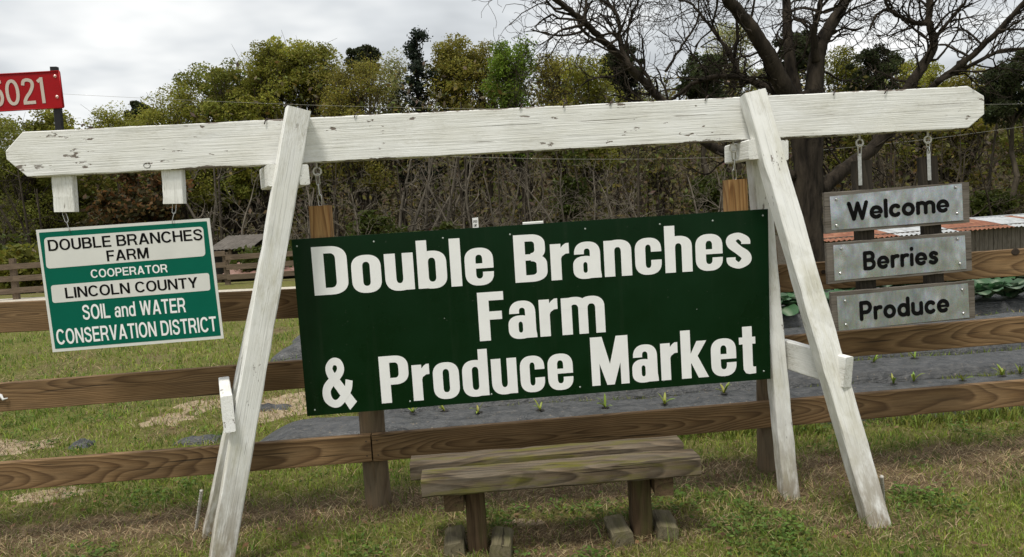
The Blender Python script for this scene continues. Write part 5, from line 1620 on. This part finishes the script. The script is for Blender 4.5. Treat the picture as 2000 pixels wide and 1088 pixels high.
def bare_tree(name, label, px, ptop, hw, Y, seed, mat, group='bare saplings along the wood edge', depth=4, lean=0.0, stems=1, rr=None):
    R = random.Random(seed)
    top = onp(px, ptop, Y); x0 = top.x; zg = float(gz(x0, Y)); H = top.z - zg
    root = thing(name, label, 'bare tree', (x0, Y, zg), group)
    w = hw / FPX * Y
    seg0 = []; seg1 = []
    for s in range(stems):
        p = (x0 + R.uniform(-0.2, 0.2) * stems, Y + R.uniform(-0.3, 0.3), zg - 0.1)
        d = unit((lean + R.gauss(0, 0.18) * (1 + (stems > 1)), R.gauss(0, 0.1), 1))
        r = (rr or 0.011 * H + 0.03) * R.uniform(0.8, 1.15)
        n = 8; pts = []
        cp, cd_, cr_ = p, d, r
        for k in range(n):
            cd_ = unit((cd_[0] + R.gauss(0, 0.08), cd_[1] + R.gauss(0, 0.08), cd_[2] + 0.05))
            q = tuple(cp[i] + cd_[i] * H * 0.85 / n for i in range(3)); nr = r * (1 - 0.75 * (k + 1) / n)
            seg0.append((cp, q, cr_, nr)); pts.append((q, cd_, nr)); cp, cr_ = q, nr
        for k, (q, dd, nr) in enumerate(pts[1:]):
            for c in range(R.randint(1, 3) if stems == 1 else R.randint(1, 2)):
                a_ = R.uniform(0, 6.28); el = R.uniform(0.25, 1.0)
                grow(seg1, q, (math.cos(a_), math.sin(a_), el), w * R.uniform(0.5, 1.0) * (1 - 0.05 * k), nr * 0.6, depth - 2, R, 0.24, 0.06, 5, (2, 4), (0.4, 1.1), 0.6, 0.5, 0.009)
    o0 = np.array([x0, Y, zg])
    tv, tf = seg_arrays(seg0, 6); addmesh('trunk', npmesh('trunk', tv - o0, [tf], smooth=True), mat, root)
    tv, tf = seg_arrays(seg1, 3); addmesh('crown', npmesh('crown', tv - o0, [tf]), mat, root)

T = leaf_tree
T('broadleaf_tree', 'wispy olive tree at the far left edge, behind the beam tip', 'tree', 30, 240, 90, 50, 'moss')
T('broadleaf_tree', 'low olive tree showing under the red number plate', 'tree', 95, 214, 60, 52, 'olive')
T('broadleaf_tree', 'small rounded olive tree right of the number plate', 'tree', 222, 205, 62, 56, 'olive')
T('pine_tree', 'little dark round pine top left of the tall olive trees', 'tree', 266, 196, 26, 58, 'pine')
T('broadleaf_tree', 'olive tree stepping up from the left, above the conservation sign', 'tree', 335, 160, 75, 52, 'olive')
T('broadleaf_tree', 'broad olive tree with stepped crown left of the left A-frame top', 'tree', 425, 118, 85, 54, 'moss')
T('broadleaf_tree', 'tall olive tree directly left above the left A-frame', 'tree', 500, 84, 80, 54, 'olive')
T('broadleaf_tree', 'tall olive tree directly right above the left A-frame', 'tree', 598, 80, 85, 56, 'olive')
T('broadleaf_tree', 'yellow-brown spring tree below the dark flat-headed pine', 'tree', 700, 106, 75, 52, 'ochre')
T('pine_tree', 'dark flat-headed pine poking above the ochre tree', 'tree', 710, 82, 32, 62, 'pine')
T('broadleaf_tree', 'pale thin-leaved tree just left of the dark conifer', 'tree', 768, 100, 32, 58, 'pale', dens=0.7)
T('conifer_tree', 'tall dark spiky conifer standing clear above the treeline', 'conifer', 812, 60, 40, 56, 'conifer')
T('broadleaf_tree', 'rounded ochre tree right of the dark conifer', 'tree', 885, 74, 55, 57, 'ochre')
T('broadleaf_tree', 'narrow ochre tree between the rounded ochre tree and the bright green one', 'tree', 938, 82, 32, 57, 'ochre')
T('broadleaf_tree', 'bright green pointed tree at the middle of the treeline', 'tree', 1002, 72, 55, 52, 'green')
T('broadleaf_tree', 'brownish tree right of the bright green tree', 'tree', 1085, 96, 48, 55, 'ochre')
T('broadleaf_tree', 'low olive tree below the flat-topped pine', 'tree', 1150, 118, 52, 53, 'olive')
T('pine_tree', 'flat-topped dark pine behind the bare limbs', 'tree', 1212, 84, 46, 60, 'pine')
T('broadleaf_tree', 'sparse pale tree in the gap of sky behind bare branches', 'tree', 1275, 150, 40, 56, 'pale', dens=0.8)
T('pine_tree', 'round dark pine left of the pecan trunk', 'tree', 1372, 98, 50, 50, 'pine', dens=1.4)
T('broadleaf_tree', 'tall pale wispy tree behind the left pecan limb', 'tree', 1430, 30, 55, 56, 'pale', dens=0.9)
T('pine_tree', 'dark pine seen between the pecan limbs', 'tree', 1545, 55, 55, 58, 'pine')
T('broadleaf_tree', 'olive tree right of the pecan trunk', 'tree', 1635, 88, 62, 54, 'olive')
T('pine_tree', 'dome-shaped dark pine right of the pecan trunk', 'tree', 1712, 82, 52, 52, 'pine', dens=1.3)
T('broadleaf_tree', 'olive tree behind the right-hand pecan limb', 'tree', 1790, 110, 62, 55, 'olive')
T('broadleaf_tree', 'low ochre tree above the right end of the beam', 'tree', 1880, 128, 62, 53, 'ochre')
T('pine_tree', 'big dark pine at the right edge of the view', 'tree', 1975, 88, 62, 46, 'pine', dens=1.6)
T('broadleaf_tree', 'olive tree at the right edge below the dark pine', 'tree', 2050, 150, 80, 50, 'moss')
T('broadleaf_tree', 'olive tree off to the left of the far fence', 'tree', -110, 200, 110, 52, 'olive')
T('magnolia_tree', 'dense dark magnolia with rusty leaves above the conservation sign', 'tree', 262, 318, 118, 41, 'magnolia', dens=2.2)
for (px, pt, hw, Y, lab, kd) in ((40, 490, 62, 23.5, 'yellow-green clipped hedge behind the far fence at the left edge', 'hedge'), (150, 492, 60, 24, 'yellow-green hedge bush hidden partly by the conservation sign', 'hedge'), (520, 462, 45, 26, 'dark green bush behind the left A-frame leg', 'shrub'),
                        (725, 405, 85, 44, 'green bush above the left part of the green board', 'shrub'), (850, 415, 75, 45, 'green bush above the middle of the green board', 'shrub'), (1045, 410, 48, 45, 'green bush above the word Branches', 'shrub'),
                        (1110, 300, 36, 49, 'yellow-green sapling crown under the middle of the beam', 'shrub'), (1385, 320, 55, 49, 'green sapling left of the right A-frame cap', 'shrub'), (1715, 330, 42, 42, 'yellow-green sapling between the plaque hangers', 'shrub'), (1930, 330, 50, 46, 'dull green sapling right of the plaques', 'shrub'),
                        (8, 465, 30, 25, 'small green bush at the left edge behind the far fence', 'shrub')):
    T('shrub', lab, 'shrub', px, pt, hw, Y, kd, group='shrubs at the wood edge')

# bare saplings and brush
bspec = [(20, 270, 60, 36, 'bare forked tree at the left edge behind the beam tip'), (70, 300, 60, 38, 'dark bare tree left of the left hanger block'), (395, 260, 70, 44, 'bare brush tree right of the magnolia'),
         (455, 300, 80, 42, 'spreading bare tree left of the left A-frame'), (560, 320, 90, 41, 'low spreading bare tree behind the left A-frame'), (640, 240, 80, 45, 'bare tree behind the left chain'),
         (690, 330, 85, 40, 'pale low bare tree above the left end of the green board'), (745, 200, 70, 47, 'bare tree below the ochre tree'), (800, 150, 60, 49, 'bare grey tree below the dark conifer'),
         (850, 190, 60, 48, 'grey bare tree right of the dark conifer'), (905, 260, 70, 45, 'bare tree above the speed limit sign'), (975, 290, 70, 46, 'bare tree above the word Branches'),
         (1040, 300, 70, 43, 'bare tree with crooked pale limbs above the green board'), (1130, 280, 65, 46, 'thin bare tree under the middle of the beam'), (1210, 300, 70, 44, 'bare tree right of the middle of the beam'),
         (1290, 280, 70, 47, 'bare tree left of the right chain'), (1370, 290, 60, 45, 'bare tree beside the right hanging post'), (1480, 260, 60, 46, 'bare tree behind the right A-frame'), (1690, 280, 60, 44, 'bare tree behind the left plaque strap'),
         (1770, 250, 70, 46, 'bare tree behind the right plaque strap'), (1860, 260, 70, 43, 'bare tree above the barn roof'), (1950, 250, 70, 45, 'bare tree at the right edge behind the barn')]
for k, (px, pt, hw, Y, lab) in enumerate(bspec):
    bare_tree('bare_tree', lab, px, pt, hw, Y, 900 + k, M_greybark if 2 <= k <= 16 else M_darkbark, stems=3 if k % 3 == 1 else (2 if k % 3 == 2 else 1), depth=4)

# the wood behind: trunks and understorey that merge into one mass
def woodland():
    rng = np.random.default_rng(77)
    n = 140000
    Y = rng.uniform(50, 80, n); X = rng.uniform(-0.95, 0.95, n) * Y
    px = 1000 + X / Y * FPX
    sky_x = [-400, 0, 60, 150, 270, 330, 400, 480, 550, 640, 740, 850, 930, 1000, 1060, 1150, 1240, 1300, 1340, 1440, 1540, 1650, 1780, 1850, 1900, 1960, 2050, 2400]
    sky_y = [220, 262, 235, 232, 215, 185, 155, 112, 105, 100, 120, 110, 110, 105, 115, 135, 175, 165, 130, 110, 100, 110, 125, 140, 150, 115, 130, 150]
    ys = np.interp(px, sky_x, sky_y)
    topz = EYE + (HORIZON - ROLL * (px - 1000) - ys) / FPX * Y * rng.uniform(0.58, 0.95, n)
    zg = gz(X, Y)
    Z = zg + (topz - zg) * rng.random(n) ** 0.9
    keep = vnoise(X * 0.5 + Y, Z, 0.9, 9) > 0.30
    P = np.stack([X, Y, Z], 1)[keep]
    hi = np.clip((P[:, 2] - 2) / 6, 0, 1)[:, None]
    c = jcol((0.155, 0.145, 0.038), len(P), rng, 0.45, 0.22)
    br = rng.random(len(P)) < 0.55 - 0.35 * hi[:, 0]
    c[br] = jcol((0.140, 0.110, 0.072), int(br.sum()), rng, 0.45, 0.15)
    V, F, C = leaf_quads(P, 0.20, c, rng, 0.1, 0.5)
    o = addmesh('woodland', npmesh('woodland', V, [F], C), M_leaf)
    tag(o, 'dim understorey of the far wood', kind='stuff')
    segs = []
    R = random.Random(5)
    for k in range(330):
        y = R.uniform(46, 76); x = R.uniform(-0.95, 0.95) * y; z0 = float(gz(x, y)) - 0.3; h = R.uniform(7, 12); r = R.uniform(0.04, 0.14)
        lx = R.gauss(0, 0.05)
        a = (x, y, z0); b = (x + lx * h / 2, y, z0 + h / 2); c = (x + lx * h + R.gauss(0, 0.3), y, z0 + h)
        segs += [(a, b, r, r * 0.8), (b, c, r * 0.8, r * 0.35)]
        for q in range(5):
            t_ = R.uniform(0.25, 0.95); s = tuple(a[i] + (c[i] - a[i]) * t_ for i in range(3))
            e_ = (s[0] + R.gauss(0, 1.2), s[1] + R.gauss(0, 0.8), s[2] + R.uniform(0.2, 1.8)); segs.append((s, e_, r * 0.3, 0.012))
    tv, tf = seg_arrays(segs, 4)
    o = addmesh('woodland_trunks', npmesh('woodland_trunks', tv, [tf]), M_darkbark)
    tag(o, 'thin trunks deep in the far wood', kind='stuff')
    # brush twigs along the wood edge
    segs = []
    for k in range(1200):
        y = R.uniform(40, 50); x = R.uniform(-0.62, 0.75) * y; z0 = float(gz(x, y)); h = R.uniform(0.6, 3.6)
        d = unit((R.gauss(0, 0.55), R.gauss(0, 0.3), 1))
        m1 = (x + d[0] * h * 0.5, y + d[1] * h * 0.5, z0 + d[2] * h * 0.5)
        e1 = (m1[0] + (d[0] + R.gauss(0, 0.4)) * h * 0.5, m1[1], m1[2] + d[2] * h * 0.42)
        segs += [((x, y, z0), m1, 0.017, 0.011), (m1, e1, 0.011, 0.005)]
        e2 = (m1[0] + R.gauss(0, 0.5) * h * 0.5, m1[1], m1[2] + h * R.uniform(0.1, 0.35)); segs.append((m1, e2, 0.009, 0.004))
    tv, tf = seg_arrays(segs, 3)
    o = addmesh('brush', npmesh('brush', tv, [tf]), M_greybark)
    tag(o, 'tangle of grey brush twigs along the foot of the wood', kind='stuff')
woodland()

# ------------------------------------------------------------------ the big bare pecan tree
def pecan():
    Yp = 13.0
    R = random.Random(31)
    base = onp(1585, 470, Yp); x0 = base.x
    root = thing('pecan_tree', 'large bare dark-barked tree with spreading limbs rising behind the right A-frame', 'bare tree', (x0, Yp, 0))
    limbs = []
    def limb(pts, r0_, r1_, dy=(0, 0)):
        n = len(pts)
        P = []
        for k, (x, y) in enumerate(pts):
            t_ = k / (n - 1)
            p = onp(x, y, Yp + dy[0] + (dy[1] - dy[0]) * t_)
            P.append((p.x, p.y, p.z, 0.86 * (r0_ + (r1_ - r0_) * t_ ** 0.8)))
        P = crom(P, 7)
        limbs.append(P); return P
    tr = [onp(1580, 640, Yp), onp(1580, 540, Yp), onp(1577, 430, Yp), onp(1578, 320, Yp), onp(1575, 235, Yp), onp(1566, 180, Yp)]
    V = []
    rads = [0.40, 0.30, 0.25, 0.245, 0.275, 0.26]
    tr[0].z = min(tr[0].z, -0.15)
    limbs.append(crom([(p.x, p.y, p.z, r) for p, r in zip(tr, rads)], 7))
    main = [
     limb([(1560, 215), (1528, 165), (1500, 108), (1462, 48), (1418, -6), (1370, -80), (1330, -170)], 0.21, 0.07, (0, -1.0)),
     limb([(1562, 220), (1545, 130), (1538, 60), (1536, -10), (1530, -110), (1520, -220)], 0.145, 0.05, (0, 0.8)),
     limb([(1590, 225), (1592, 150), (1600, 95), (1622, 50), (1648, 8), (1680, -60), (1720, -160)], 0.21, 0.07, (0, 0.4)),
     limb([(1594, 120), (1590, 60), (1602, 8), (1606, -70)], 0.085, 0.035, (0, -0.6)),
     limb([(1548, 345), (1490, 318), (1432, 304), (1378, 278), (1318, 222), (1288, 192), (1232, 132), (1180, 82), (1135, 38), (1082, -4), (1020, -60)], 0.115, 0.045, (0, -1.6)),
     limb([(1540, 195), (1498, 172), (1450, 152), (1398, 150), (1360, 160), (1330, 182), (1300, 205), (1270, 250)], 0.085, 0.025, (0, 0.8)),
     limb([(1603, 372), (1660, 322), (1712, 282), (1752, 205), (1788, 150), (1815, 108), (1824, 80), (1814, 42), (1818, 4), (1826, -60)], 0.16, 0.05, (0, 0.6)),
     limb([(1690, 305), (1760, 235), (1830, 162), (1895, 112), (1950, 60), (2000, 4), (2050, -60)], 0.085, 0.04, (0.3, -1.0)),
     limb([(1815, 44), (1785, 44), (1752, 30), (1735, 18), (1712, 30), (1698, 58)], 0.06, 0.02, (0.5, 0.2)),
     limb([(1735, 20), (1728, -10), (1715, -60)], 0.035, 0.02, (0.2, 0)),
     limb([(1830, 160), (1900, 125), (1960, 98), (2020, 92), (2100, 60)], 0.05, 0.02, (-0.3, 0.5)),
     limb([(1232, 132), (1212, 90), (1208, 40), (1196, 15), (1166, -10), (1150, -60)], 0.05, 0.022, (-1.2, -0.8)),
     limb([(1140, 46), (1145, 10), (1150, -40)], 0.045, 0.02, (-1.4, -1.2)),
     limb([(1140, 48), (1100, 58), (1075, 75), (1062, 100)], 0.03, 0.008, (-1.4, -1.8)),
     limb([(1288, 192), (1245, 120), (1190, 60), (1150, 35)], 0.03, 0.015, (-1.2, -0.4)),
     limb([(1450, 170), (1435, 120), (1400, 70), (1370, 30), (1345, 5), (1290, -10)], 0.05, 0.018, (0.3, 0.9)),
     limb([(1300, 140), (1338, 80), (1362, 40), (1365, -5)], 0.03, 0.016, (0.4, 0.4)),
     limb([(1432, 120), (1440, 70), (1436, 20), (1425, -30)], 0.04, 0.018, (0.2, -0.2)),
     limb([(1620, 52), (1660, 20), (1700, 4), (1740, -20)], 0.03, 0.012, (0.2, -0.4)),
     limb([(1822, 82), (1850, 45), (1880, 10), (1905, -30)], 0.045, 0.02, (0.4, 0)),
     limb([(1950, 60), (1990, 58), (2040, 66)], 0.025, 0.012, (-0.7, -0.7)),
    ]
    segs = []
    for P in limbs[1:]:
        for a, b in zip(P[:-1], P[1:]): segs.append((a[:3], b[:3], a[3], b[3]))
    # knobbly trunk with bark flare
    V, F = tube_vf([Vector(p[:3]) for p in limbs[0]], [p[3] for p in limbs[0]], 20)
    V = [v + Vector((R.gauss(0, 0.012), R.gauss(0, 0.012), 0)) for v in V]
    wmesh('trunk', V, F, M_pecan, root, smooth=True)
    for P in limbs[1:]:
        V, F = tube_vf([Vector(p[:3]) + Vector((R.gauss(0, 0.006), R.gauss(0, 0.006), R.gauss(0, 0.006))) for p in P], [p[3] for p in P], 9)
        wmesh('limb', V, F, M_pecan, root, smooth=True)
    tw = []
    for P in limbs[1:]:
        n = len(P)
        big = P[0][3]
        for k in range(3, n - 1, 3 if big > 0.06 else 2):
            for c in range(1 if big > 0.1 else (1 if R.random() < 0.75 else 2)):
                q = P[k]; nxt = P[k + 1]
                dd = unit((nxt[0] - q[0], nxt[1] - q[1], nxt[2] - q[2]))
                ax = unit((R.gauss(0, 1), R.gauss(0, 0.8), R.gauss(0.1, 1)))
                ang = R.uniform(0.6, 1.25)
                nd = unit(tuple(dd[i] * math.cos(ang) + ax[i] * math.sin(ang) for i in range(3)))
                grow(tw, q[:3], nd, R.uniform(0.55, 1.15), min(0.026, q[3] * 0.5), 2, R, 0.30, 0.03, 6, (3, 4), (0.45, 1.15), 0.60, 0.5, 0.0034)
    tv, tf = seg_arrays(tw, 3)
    o0 = np.array([x0, Yp, 0])
    addmesh('twigs', npmesh('twigs', tv - o0, [tf]), M_pecan, root)
pecan()

# ------------------------------------------------------------------ grass, straw and weeds
def blades(XY, h, w, lean, col, rng, base_z=None):
    n = len(XY)
    x, y = XY[:, 0], XY[:, 1]
    z = gz(x, y) - 0.004 if base_z is None else base_z
    a = rng.uniform(0, 2 * np.pi, n); b = rng.uniform(0, 2 * np.pi, n)
    sx, sy = np.cos(a) * w / 2, np.sin(a) * w / 2
    lx, ly = np.cos(b) * lean * h, np.sin(b) * lean * h
    zt = h * np.sqrt(np.clip(1 - np.minimum(lean, 0.97) ** 2, 0.03, 1))
    P = np.zeros((n, 5, 3))
    P[:, 0] = np.stack([x - sx, y - sy, z], 1); P[:, 1] = np.stack([x + sx, y + sy, z], 1)
    P[:, 2] = np.stack([x + sx * 0.8 + lx * 0.35, y + sy * 0.8 + ly * 0.35, z + zt * 0.62], 1)
    P[:, 3] = np.stack([x - sx * 0.8 + lx * 0.35, y - sy * 0.8 + ly * 0.35, z + zt * 0.62], 1)
    P[:, 4] = np.stack([x + lx, y + ly, z + zt], 1)
    i = np.arange(n)[:, None] * 5
    return P.reshape(-1, 3), (i + np.array([[0, 1, 2, 3]])), (i + np.array([[3, 2, 4]])), np.repeat(col, 5, axis=0)
FOOT = [(p.x, p.y) for p in (LFf, LRf, RFf, RRf)]
def in_bed(x, y):
    r = np.zeros(len(x), bool)
    for yc, hw, x0, h in BEDS:
        r |= (x > x0 - 0.05) & (np.abs(y - (yc + 0.035 * x)) < hw * 0.97)
    return r
def straw_mask(x, y):
    """worn, sprayed strip along the fence line and round the feet of the stand and bench"""
    f = 4.10 + FM * x
    s = np.exp(-((y - f) / 0.25) ** 2) * 1.15
    s = np.maximum(s, 0.75 * np.exp(-((y - 3.55) / 0.30) ** 2) * np.exp(-((x - 0.25) / 0.95) ** 2))
    for (fx_, fy_) in FOOT:
        s = np.maximum(s, 0.95 * np.exp(-(((x - fx_) / 0.30) ** 2 + ((y - fy_) / 0.20) ** 2)))
    s = np.maximum(s, 0.9 * np.exp(-(((x - 2.3) / 0.9) ** 2 + ((y - 4.0) / 0.22) ** 2)))
    for c_, a_, b_, _ in SAND:
        s = np.maximum(s, 0.85 * np.exp(-(((x - c_.x) / (a_ * 0.9)) ** 2 + ((y - c_.y) / (b_ * 0.9)) ** 2)))
    s = s * (0.55 + 0.9 * vnoise(x, y, 4.5, 70))
    patchy = np.clip((vnoise(x, y, 1.3, 71) - 0.60) * 2.6, 0, 1) * 0.7
    return np.clip(np.maximum(s, patchy), 0, 1)
make_ground()
def lawn():
    rng = np.random.default_rng(5)
    out_v, out_q, out_t, out_c = [], [], [], []
    nv = 0
    def add(P, q, t_, c):
        nonlocal nv
        out_v.append(P); out_q.append(q + nv); out_t.append(t_ + nv); out_c.append(c); nv += len(P)
    # sample points with density falling as 1/y^2
    def sample(n, y0, y1, xa, xb):
        u = rng.random(n)
        y = 1 / (1 / y0 + u * (1 / y1 - 1 / y0))
        x = xa * y + (xb - xa) * y * rng.random(n)
        return x, y
    x, y = sample(36000, 2.6, 19.0, -0.86, 0.86)
    keep = ~in_bed(x, y) & ~((x > -1.2) & (y > 4.9) & (rng.random(len(x)) < 0.55))
    lane = np.abs(y - np.interp(x, [-40, -14.5, -6, 2, 20], [22.6, 19.9, 18.3, 17.2, 16.4])) < 0.9
    keep &= ~lane
    x, y = x[keep], y[keep]
    s = straw_mask(x, y)
    clump = vnoise(x, y, 3.2, 80) * 0.6 + vnoise(x, y, 9, 81) * 0.4
    keep = rng.random(len(x)) > s * 0.88
    x, y, s, clump = x[keep], y[keep], s[keep], clump[keep]
    per = 6
    X = np.repeat(x, per); Y = np.repeat(y, per); S = np.repeat(s, per); Cn = np.repeat(clump, per)
    sp = 0.012 * Y ** 0.8
    X = X + rng.normal(size=len(X)) * sp; Y = Y + rng.normal(size=len(X)) * sp
    n = len(X)
    sc_ = (Y / 3.5) ** 0.75
    h = (0.018 + 0.034 * rng.random(n) * (0.4 + 1.1 * Cn)) * np.clip(sc_, 0.9, 2.2)
    w = (0.0030 + 0.0030 * rng.random(n)) * sc_
    lean = rng.uniform(0.25, 0.95, n)
    g = jcol((0.235, 0.300, 0.050), n, rng, 0.40, 0.14)
    yel = rng.random(n) < 0.20 + 0.35 * S
    g[yel] = jcol((0.31, 0.26, 0.12), int(yel.sum()), rng, 0.35, 0.1)
    dk = (Cn > 0.56) & (rng.random(n) < 0.65)
    g[dk] = jcol((0.125, 0.195, 0.034), int(dk.sum()), rng, 0.35, 0.12)
    add(*blades(np.stack([X, Y], 1), h, w, lean, g, rng))
    # longer tufts the mower misses, against posts, blocks and bed edges
    tx, ty = [], []
    spots = [(p_[0], p_[1], 0.10) for p_ in FOOT] + [(PXL + span * k, FY + FM * (PXL + span * k) + 0.07, 0.13) for k in (-1, 0, 1, 2)] + [(-0.27, 3.42, 0.16), (0.57, 3.50, 0.16)]
    for (cx_, cy_, r_) in spots:
        a_ = rng.uniform(0, 6.28, 90); d_ = r_ + np.abs(rng.normal(size=90)) * 0.05
        tx.append(cx_ + d_ * np.cos(a_)); ty.append(cy_ + d_ * np.sin(a_))
    m2 = 2600; xb = rng.uniform(-1.9, 4.2, m2); tx.append(xb); ty.append(4.93 + 0.035 * xb + rng.normal(size=m2) * 0.06)
    m3 = 900; xc = rng.uniform(-3.4, 3.4, m3); yc_ = rng.uniform(2.9, 5.0, m3); kk = vnoise(xc, yc_, 2.6, 88) > 0.62; tx.append(xc[kk]); ty.append(yc_[kk])
    tx, ty = np.concatenate(tx), np.concatenate(ty); n = len(tx)
    add(*blades(np.stack([tx, ty], 1), rng.uniform(0.05, 0.12, n), rng.uniform(0.003, 0.006, n), rng.uniform(0.3, 0.9, n), jcol((0.16, 0.20, 0.045), n, rng, 0.45, 0.2), rng))
    # dead straw lying flat where the ground is worn
    x, y = sample(170000, 2.7, 11.0, -0.86, 0.86)
    s = straw_mask(x, y)
    keep = (rng.random(len(x)) < s * 0.9 + 0.05) & ~in_bed(x, y)
    x, y = x[keep], y[keep]; n = len(x)
    sc_ = (y / 3.5) ** 0.75
    c = jcol((0.42, 0.325, 0.190), n, rng, 0.5, 0.1)
    br = rng.random(n) < 0.35
    c[br] = jcol((0.13, 0.085, 0.045), int(br.sum()), rng, 0.4, 0.1)
    add(*blades(np.stack([x, y], 1), rng.uniform(0.03, 0.085, n) * np.clip(sc_, 0.9, 1.8), rng.uniform(0.002, 0.0045, n) * sc_, rng.uniform(0.90, 0.995, n), c, rng, gz(x, y) + rng.uniform(0, 0.012, n)))
    V = np.concatenate(out_v); C = np.concatenate(out_c)
    me = npmesh('grass', V, [np.concatenate(out_q), np.concatenate(out_t)], C)
    tag(addmesh('grass', me, M_grass), 'short patchy lawn grass with dead straw', kind='stuff')
    # broad-leaved weeds in low mats
    x, y = sample(5200, 2.7, 12.0, -0.86, 0.86)
    cl = vnoise(x, y, 2.1, 90)
    keep = (cl > 0.60) & ~in_bed(x, y) & (straw_mask(x, y) < 0.55)
    x, y = x[keep], y[keep]
    per = 9
    X = np.repeat(x, per) + rng.normal(size=len(x) * per) * 0.028; Y = np.repeat(y, per) + rng.normal(size=len(x) * per) * 0.028
    P = np.stack([X, Y, gz(X, Y) + rng.uniform(0.008, 0.05, len(X))], 1)
    V, F, C = leaf_quads(P, 0.0125, jcol((0.105, 0.165, 0.034), len(P), rng, 0.4, 0.12), rng, 0.75, 0.55)
    tag(addmesh('weeds', npmesh('weeds', V, [F], C), M_grass), 'low broad-leaved weeds spread through the lawn', kind='stuff')
    # fallen leaves caught in the turf
    x, y = sample(900, 2.8, 9.0, -0.86, 0.86)
    k = ~in_bed(x, y); x, y = x[k], y[k]
    P = np.stack([x, y, gz(x, y) + rng.uniform(0.008, 0.03, len(x))], 1)
    V, F, C = leaf_quads(P, 0.016, jcol((0.20, 0.125, 0.065), len(P), rng, 0.5, 0.12), rng, 0.7, 0.6)
    tag(addmesh('fallen_leaves', npmesh('fallen_leaves', V, [F], C), M_grass), 'scattered brown fallen leaves in the lawn', kind='stuff')
    # weeds sprouting in the furrows between the beds
    segs_v = []
    m_ = 11000
    f = rng.choice(4, m_, p=[0.12, 0.22, 0.46, 0.20]); Xf = rng.uniform(-1.5, 8, m_)
    fy = np.array([4.90, 5.66, 6.48, 7.40])[f] + 0.035 * Xf + rng.normal(size=m_) * np.array([0.05, 0.04, 0.10, 0.09])[f]
    cl = vnoise(Xf, fy * 3, 1.4, 95)
    k = cl > 0.42
    Xf, fy = Xf[k], fy[k]; n = len(Xf)
    P, q, t_, c = blades(np.repeat(np.stack([Xf, fy], 1), 4, 0) + rng.normal(size=(n * 4, 2)) * 0.02, rng.uniform(0.03, 0.13, n * 4), rng.uniform(0.007, 0.014, n * 4), rng.uniform(0.1, 0.8, n * 4), jcol((0.19, 0.225, 0.045), n * 4, rng, 0.4, 0.15), rng)
    tag(addmesh('furrow_weeds', npmesh('furrow_weeds', P, [q, t_], c), M_grass), 'yellow-green weeds growing in the furrows between the plastic beds', kind='stuff')
lawn()
